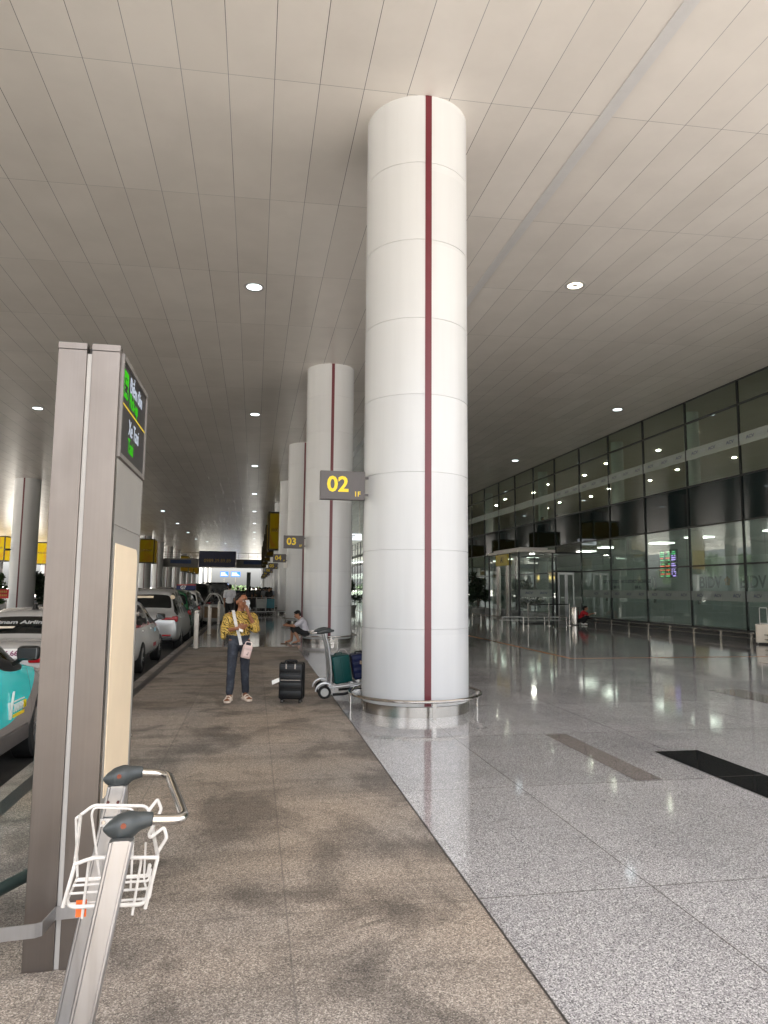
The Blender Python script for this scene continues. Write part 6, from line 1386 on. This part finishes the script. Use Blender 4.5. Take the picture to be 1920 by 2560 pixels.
bz = thing('hedge', 'low green hedge in the daylight beyond the far end of the canopy', 'hedge', (-4, 186, -0.3)); rg = random.Random(12); leaves([((rg.uniform(-12,9), rg.uniform(-1,1), rg.uniform(0.5,2.3)), 1.3) for _ in range(40)], 3500, 0.26, rg).build('foliage', M_leaf, bz, fixn=False)
def bush(label, loc, h, r, seed, mat=None, pot=True, n=900, size=0.13, name='potted_plant'):
    rng = random.Random(seed); t = thing(name, label, 'plant', loc); z0 = 0.0
    if pot: b = MB(); z0 = 0.45; b.lathe([(0.0,0.0),(r*0.36,0.0),(r*0.46,0.45),(r*0.40,0.45),(r*0.38,0.40),(0,0.40)], seg=20); b.build('pot', P('grey_planter', (0.30,0.30,0.28), 0.6), t)
    b = MB()
    for k in range(7): a = rng.random()*6.28; b.tube([(0,0,z0), (r*0.25*math.cos(a), r*0.25*math.sin(a), z0+(h-z0)*0.5), (r*0.6*math.cos(a), r*0.6*math.sin(a), z0+(h-z0)*0.85)], [0.02,0.014,0.006], 6)
    b.build('stems', M_bark, t); cl = [((rng.uniform(-.5,.5)*r, rng.uniform(-.5,.5)*r, z0+(h-z0)*rng.uniform(0.25,0.95)), r*0.45) for _ in range(9)]; leaves(cl, n, size, rng).build('foliage', mat or M_leafd, t, fixn=False)
bush('dark leafy shrub on the island right of the grey-white column', (-12.6, 46.5, 0), 2.3, 1.3, 4, pot=False, n=1600, size=0.17, name='shrub'); bush('green shrub at the left edge behind the red notice', (-16.3, 48.0, 0), 2.6, 1.3, 6, M_leaf, False, 1600, 0.17, 'shrub')
bush('spiky green plant in a pale planter inside the glass entrance box', (14.1, 34.9, 0), 2.15, 0.75, 7, n=700, size=0.17); bush('dark potted plant left of the entrance box, nearest', (13.6, 42.0, 0), 2.6, 1.0, 8); bush('dark potted plant left of the entrance box, farther in', (14.3, 47.0, 0), 3.0, 1.2, 9); bush('dark potted plant seen between the first two columns', (6.6, 49.0, 0), 2.2, 1.0, 10)
# red notice on legs at the left edge
q = thing('notice_stand', 'red notice board on two thin legs in front of the grey-white column, left edge', 'notice', (-12.95, 40.0, 0.02)); b = MB(); b.box(-0.55,0.35,-0.03,0.0,0.92,1.40); s = b.build('board', P('red_notice', (0.50,0.015,0.012), 0.5), q); b = MB()
for r in range(2):
    for k in range(9): b.box(-0.48+0.085*k,-0.42+0.085*k,-0.034,-0.031,1.03+0.19*r,1.13+0.19*r)
b.build('lettering_rows', P('gold_print', (0.55,0.30,0.05), 0.5), s)
b = MB(); b.cyl((-0.42,0.01,0),(-0.42,0.01,0.95),0.016,seg=8); b.build('leg', M_steel, q); b = MB(); b.cyl((0.22,0.01,0),(0.22,0.01,0.95),0.016,seg=8); b.build('leg', M_steel, q)
q = thing('security_camera', 'small black camera on the grey-white column by the road', 'camera', (-13.5-0.6, CY0+BAY*3-0.45, 3.7)); b = MB(); b.cyl((0,0,0),(0,-0.25,0.02),0.03,seg=8); b.build('arm', M_black, q); b = MB(); b.rbox(-0.20,0.06,-0.34,-0.22,-0.07,0.05,0.02,2); b.build('housing', M_black, q)
q = thing('wall_lamp', 'small white box lamp on the third walkway column', 'lamp', (CX-CR-0.05, CY0+BAY*2-0.1, 2.52)); b = MB(); b.rbox(-0.08,0.08,-0.08,0.08,0,0.34,0.015,2); b.build('housing', M_whitepaint, q); b = MB(); b.box(0.08,0.14,-0.03,0.03,0.14,0.2); b.build('bracket', M_steel, q)
q = thing('lit_sign', 'small lit white hanging sign seen between the first two columns', 'sign', (6.75, 50.0, 5.05)); b = MB(); b.box(-0.75,0.75,-0.05,0.05,0,0.46); s = b.build('panel', EM('lit_white_panel', (0.9,0.95,1.0), 0.25), q); b = MB(); b.box(-0.5,0.1,-0.056,-0.051,0.12,0.20); b.box(-0.5,0.3,-0.056,-0.051,0.27,0.34); b.build('print', M_greyprint, s)
for sx in (-0.6, 0.6):
    b = MB(); b.cyl((sx,0,0.46),(sx,0,3.4),0.015,seg=6); b.build('rod', M_steel, q)
# loaded trolleys in front of the crowd
def mini_trolley(label, x, y, rz, mat):
    t = thing('baggage_trolley', label, 'trolley', (x, y, 0), rz, 'trolleys in front of the crowd'); b = MB()
    for s in (-1, 1): b.tube([(s*0.27,0.3,0.16),(s*0.27,-0.30,0.16),(s*0.29,-0.42,1.02)], 0.018, 8, round_=0.06)
    b.tube([(-0.29,-0.42,1.02),(0.29,-0.42,1.02)], 0.018, 8); b.build('frame', M_alu, t); b = MB(); b.box(-0.27,0.27,-0.40,-0.375,0.40,0.95); b.build('front_panel', mat, t); b = MB(); b.box(-0.25,0.25,-0.3,0.32,0.17,0.19); b.build('platform', M_alu, t)
    for c in ((-0.24,-0.25,0.08),(0.24,-0.25,0.08),(0,0.3,0.08)): wheel_at(t, Vector(c), 0.08, 0.03, (1,0,0))
mini_trolley('trolley with grey-white front panel parked in front of the distant crowd', 0.42, 43.0, 0.1, P('grey_white_panel', (0.34,0.35,0.34), 0.5)); mini_trolley('trolley with blue front panel parked in front of the distant crowd', 1.02, 43.4, -0.15, P('blue_panel', (0.04,0.17,0.21), 0.5)); mini_trolley('bare dark trolley parked left of the grey-panel one before the crowd', -0.25, 44.0, 0.3, M_signdark)
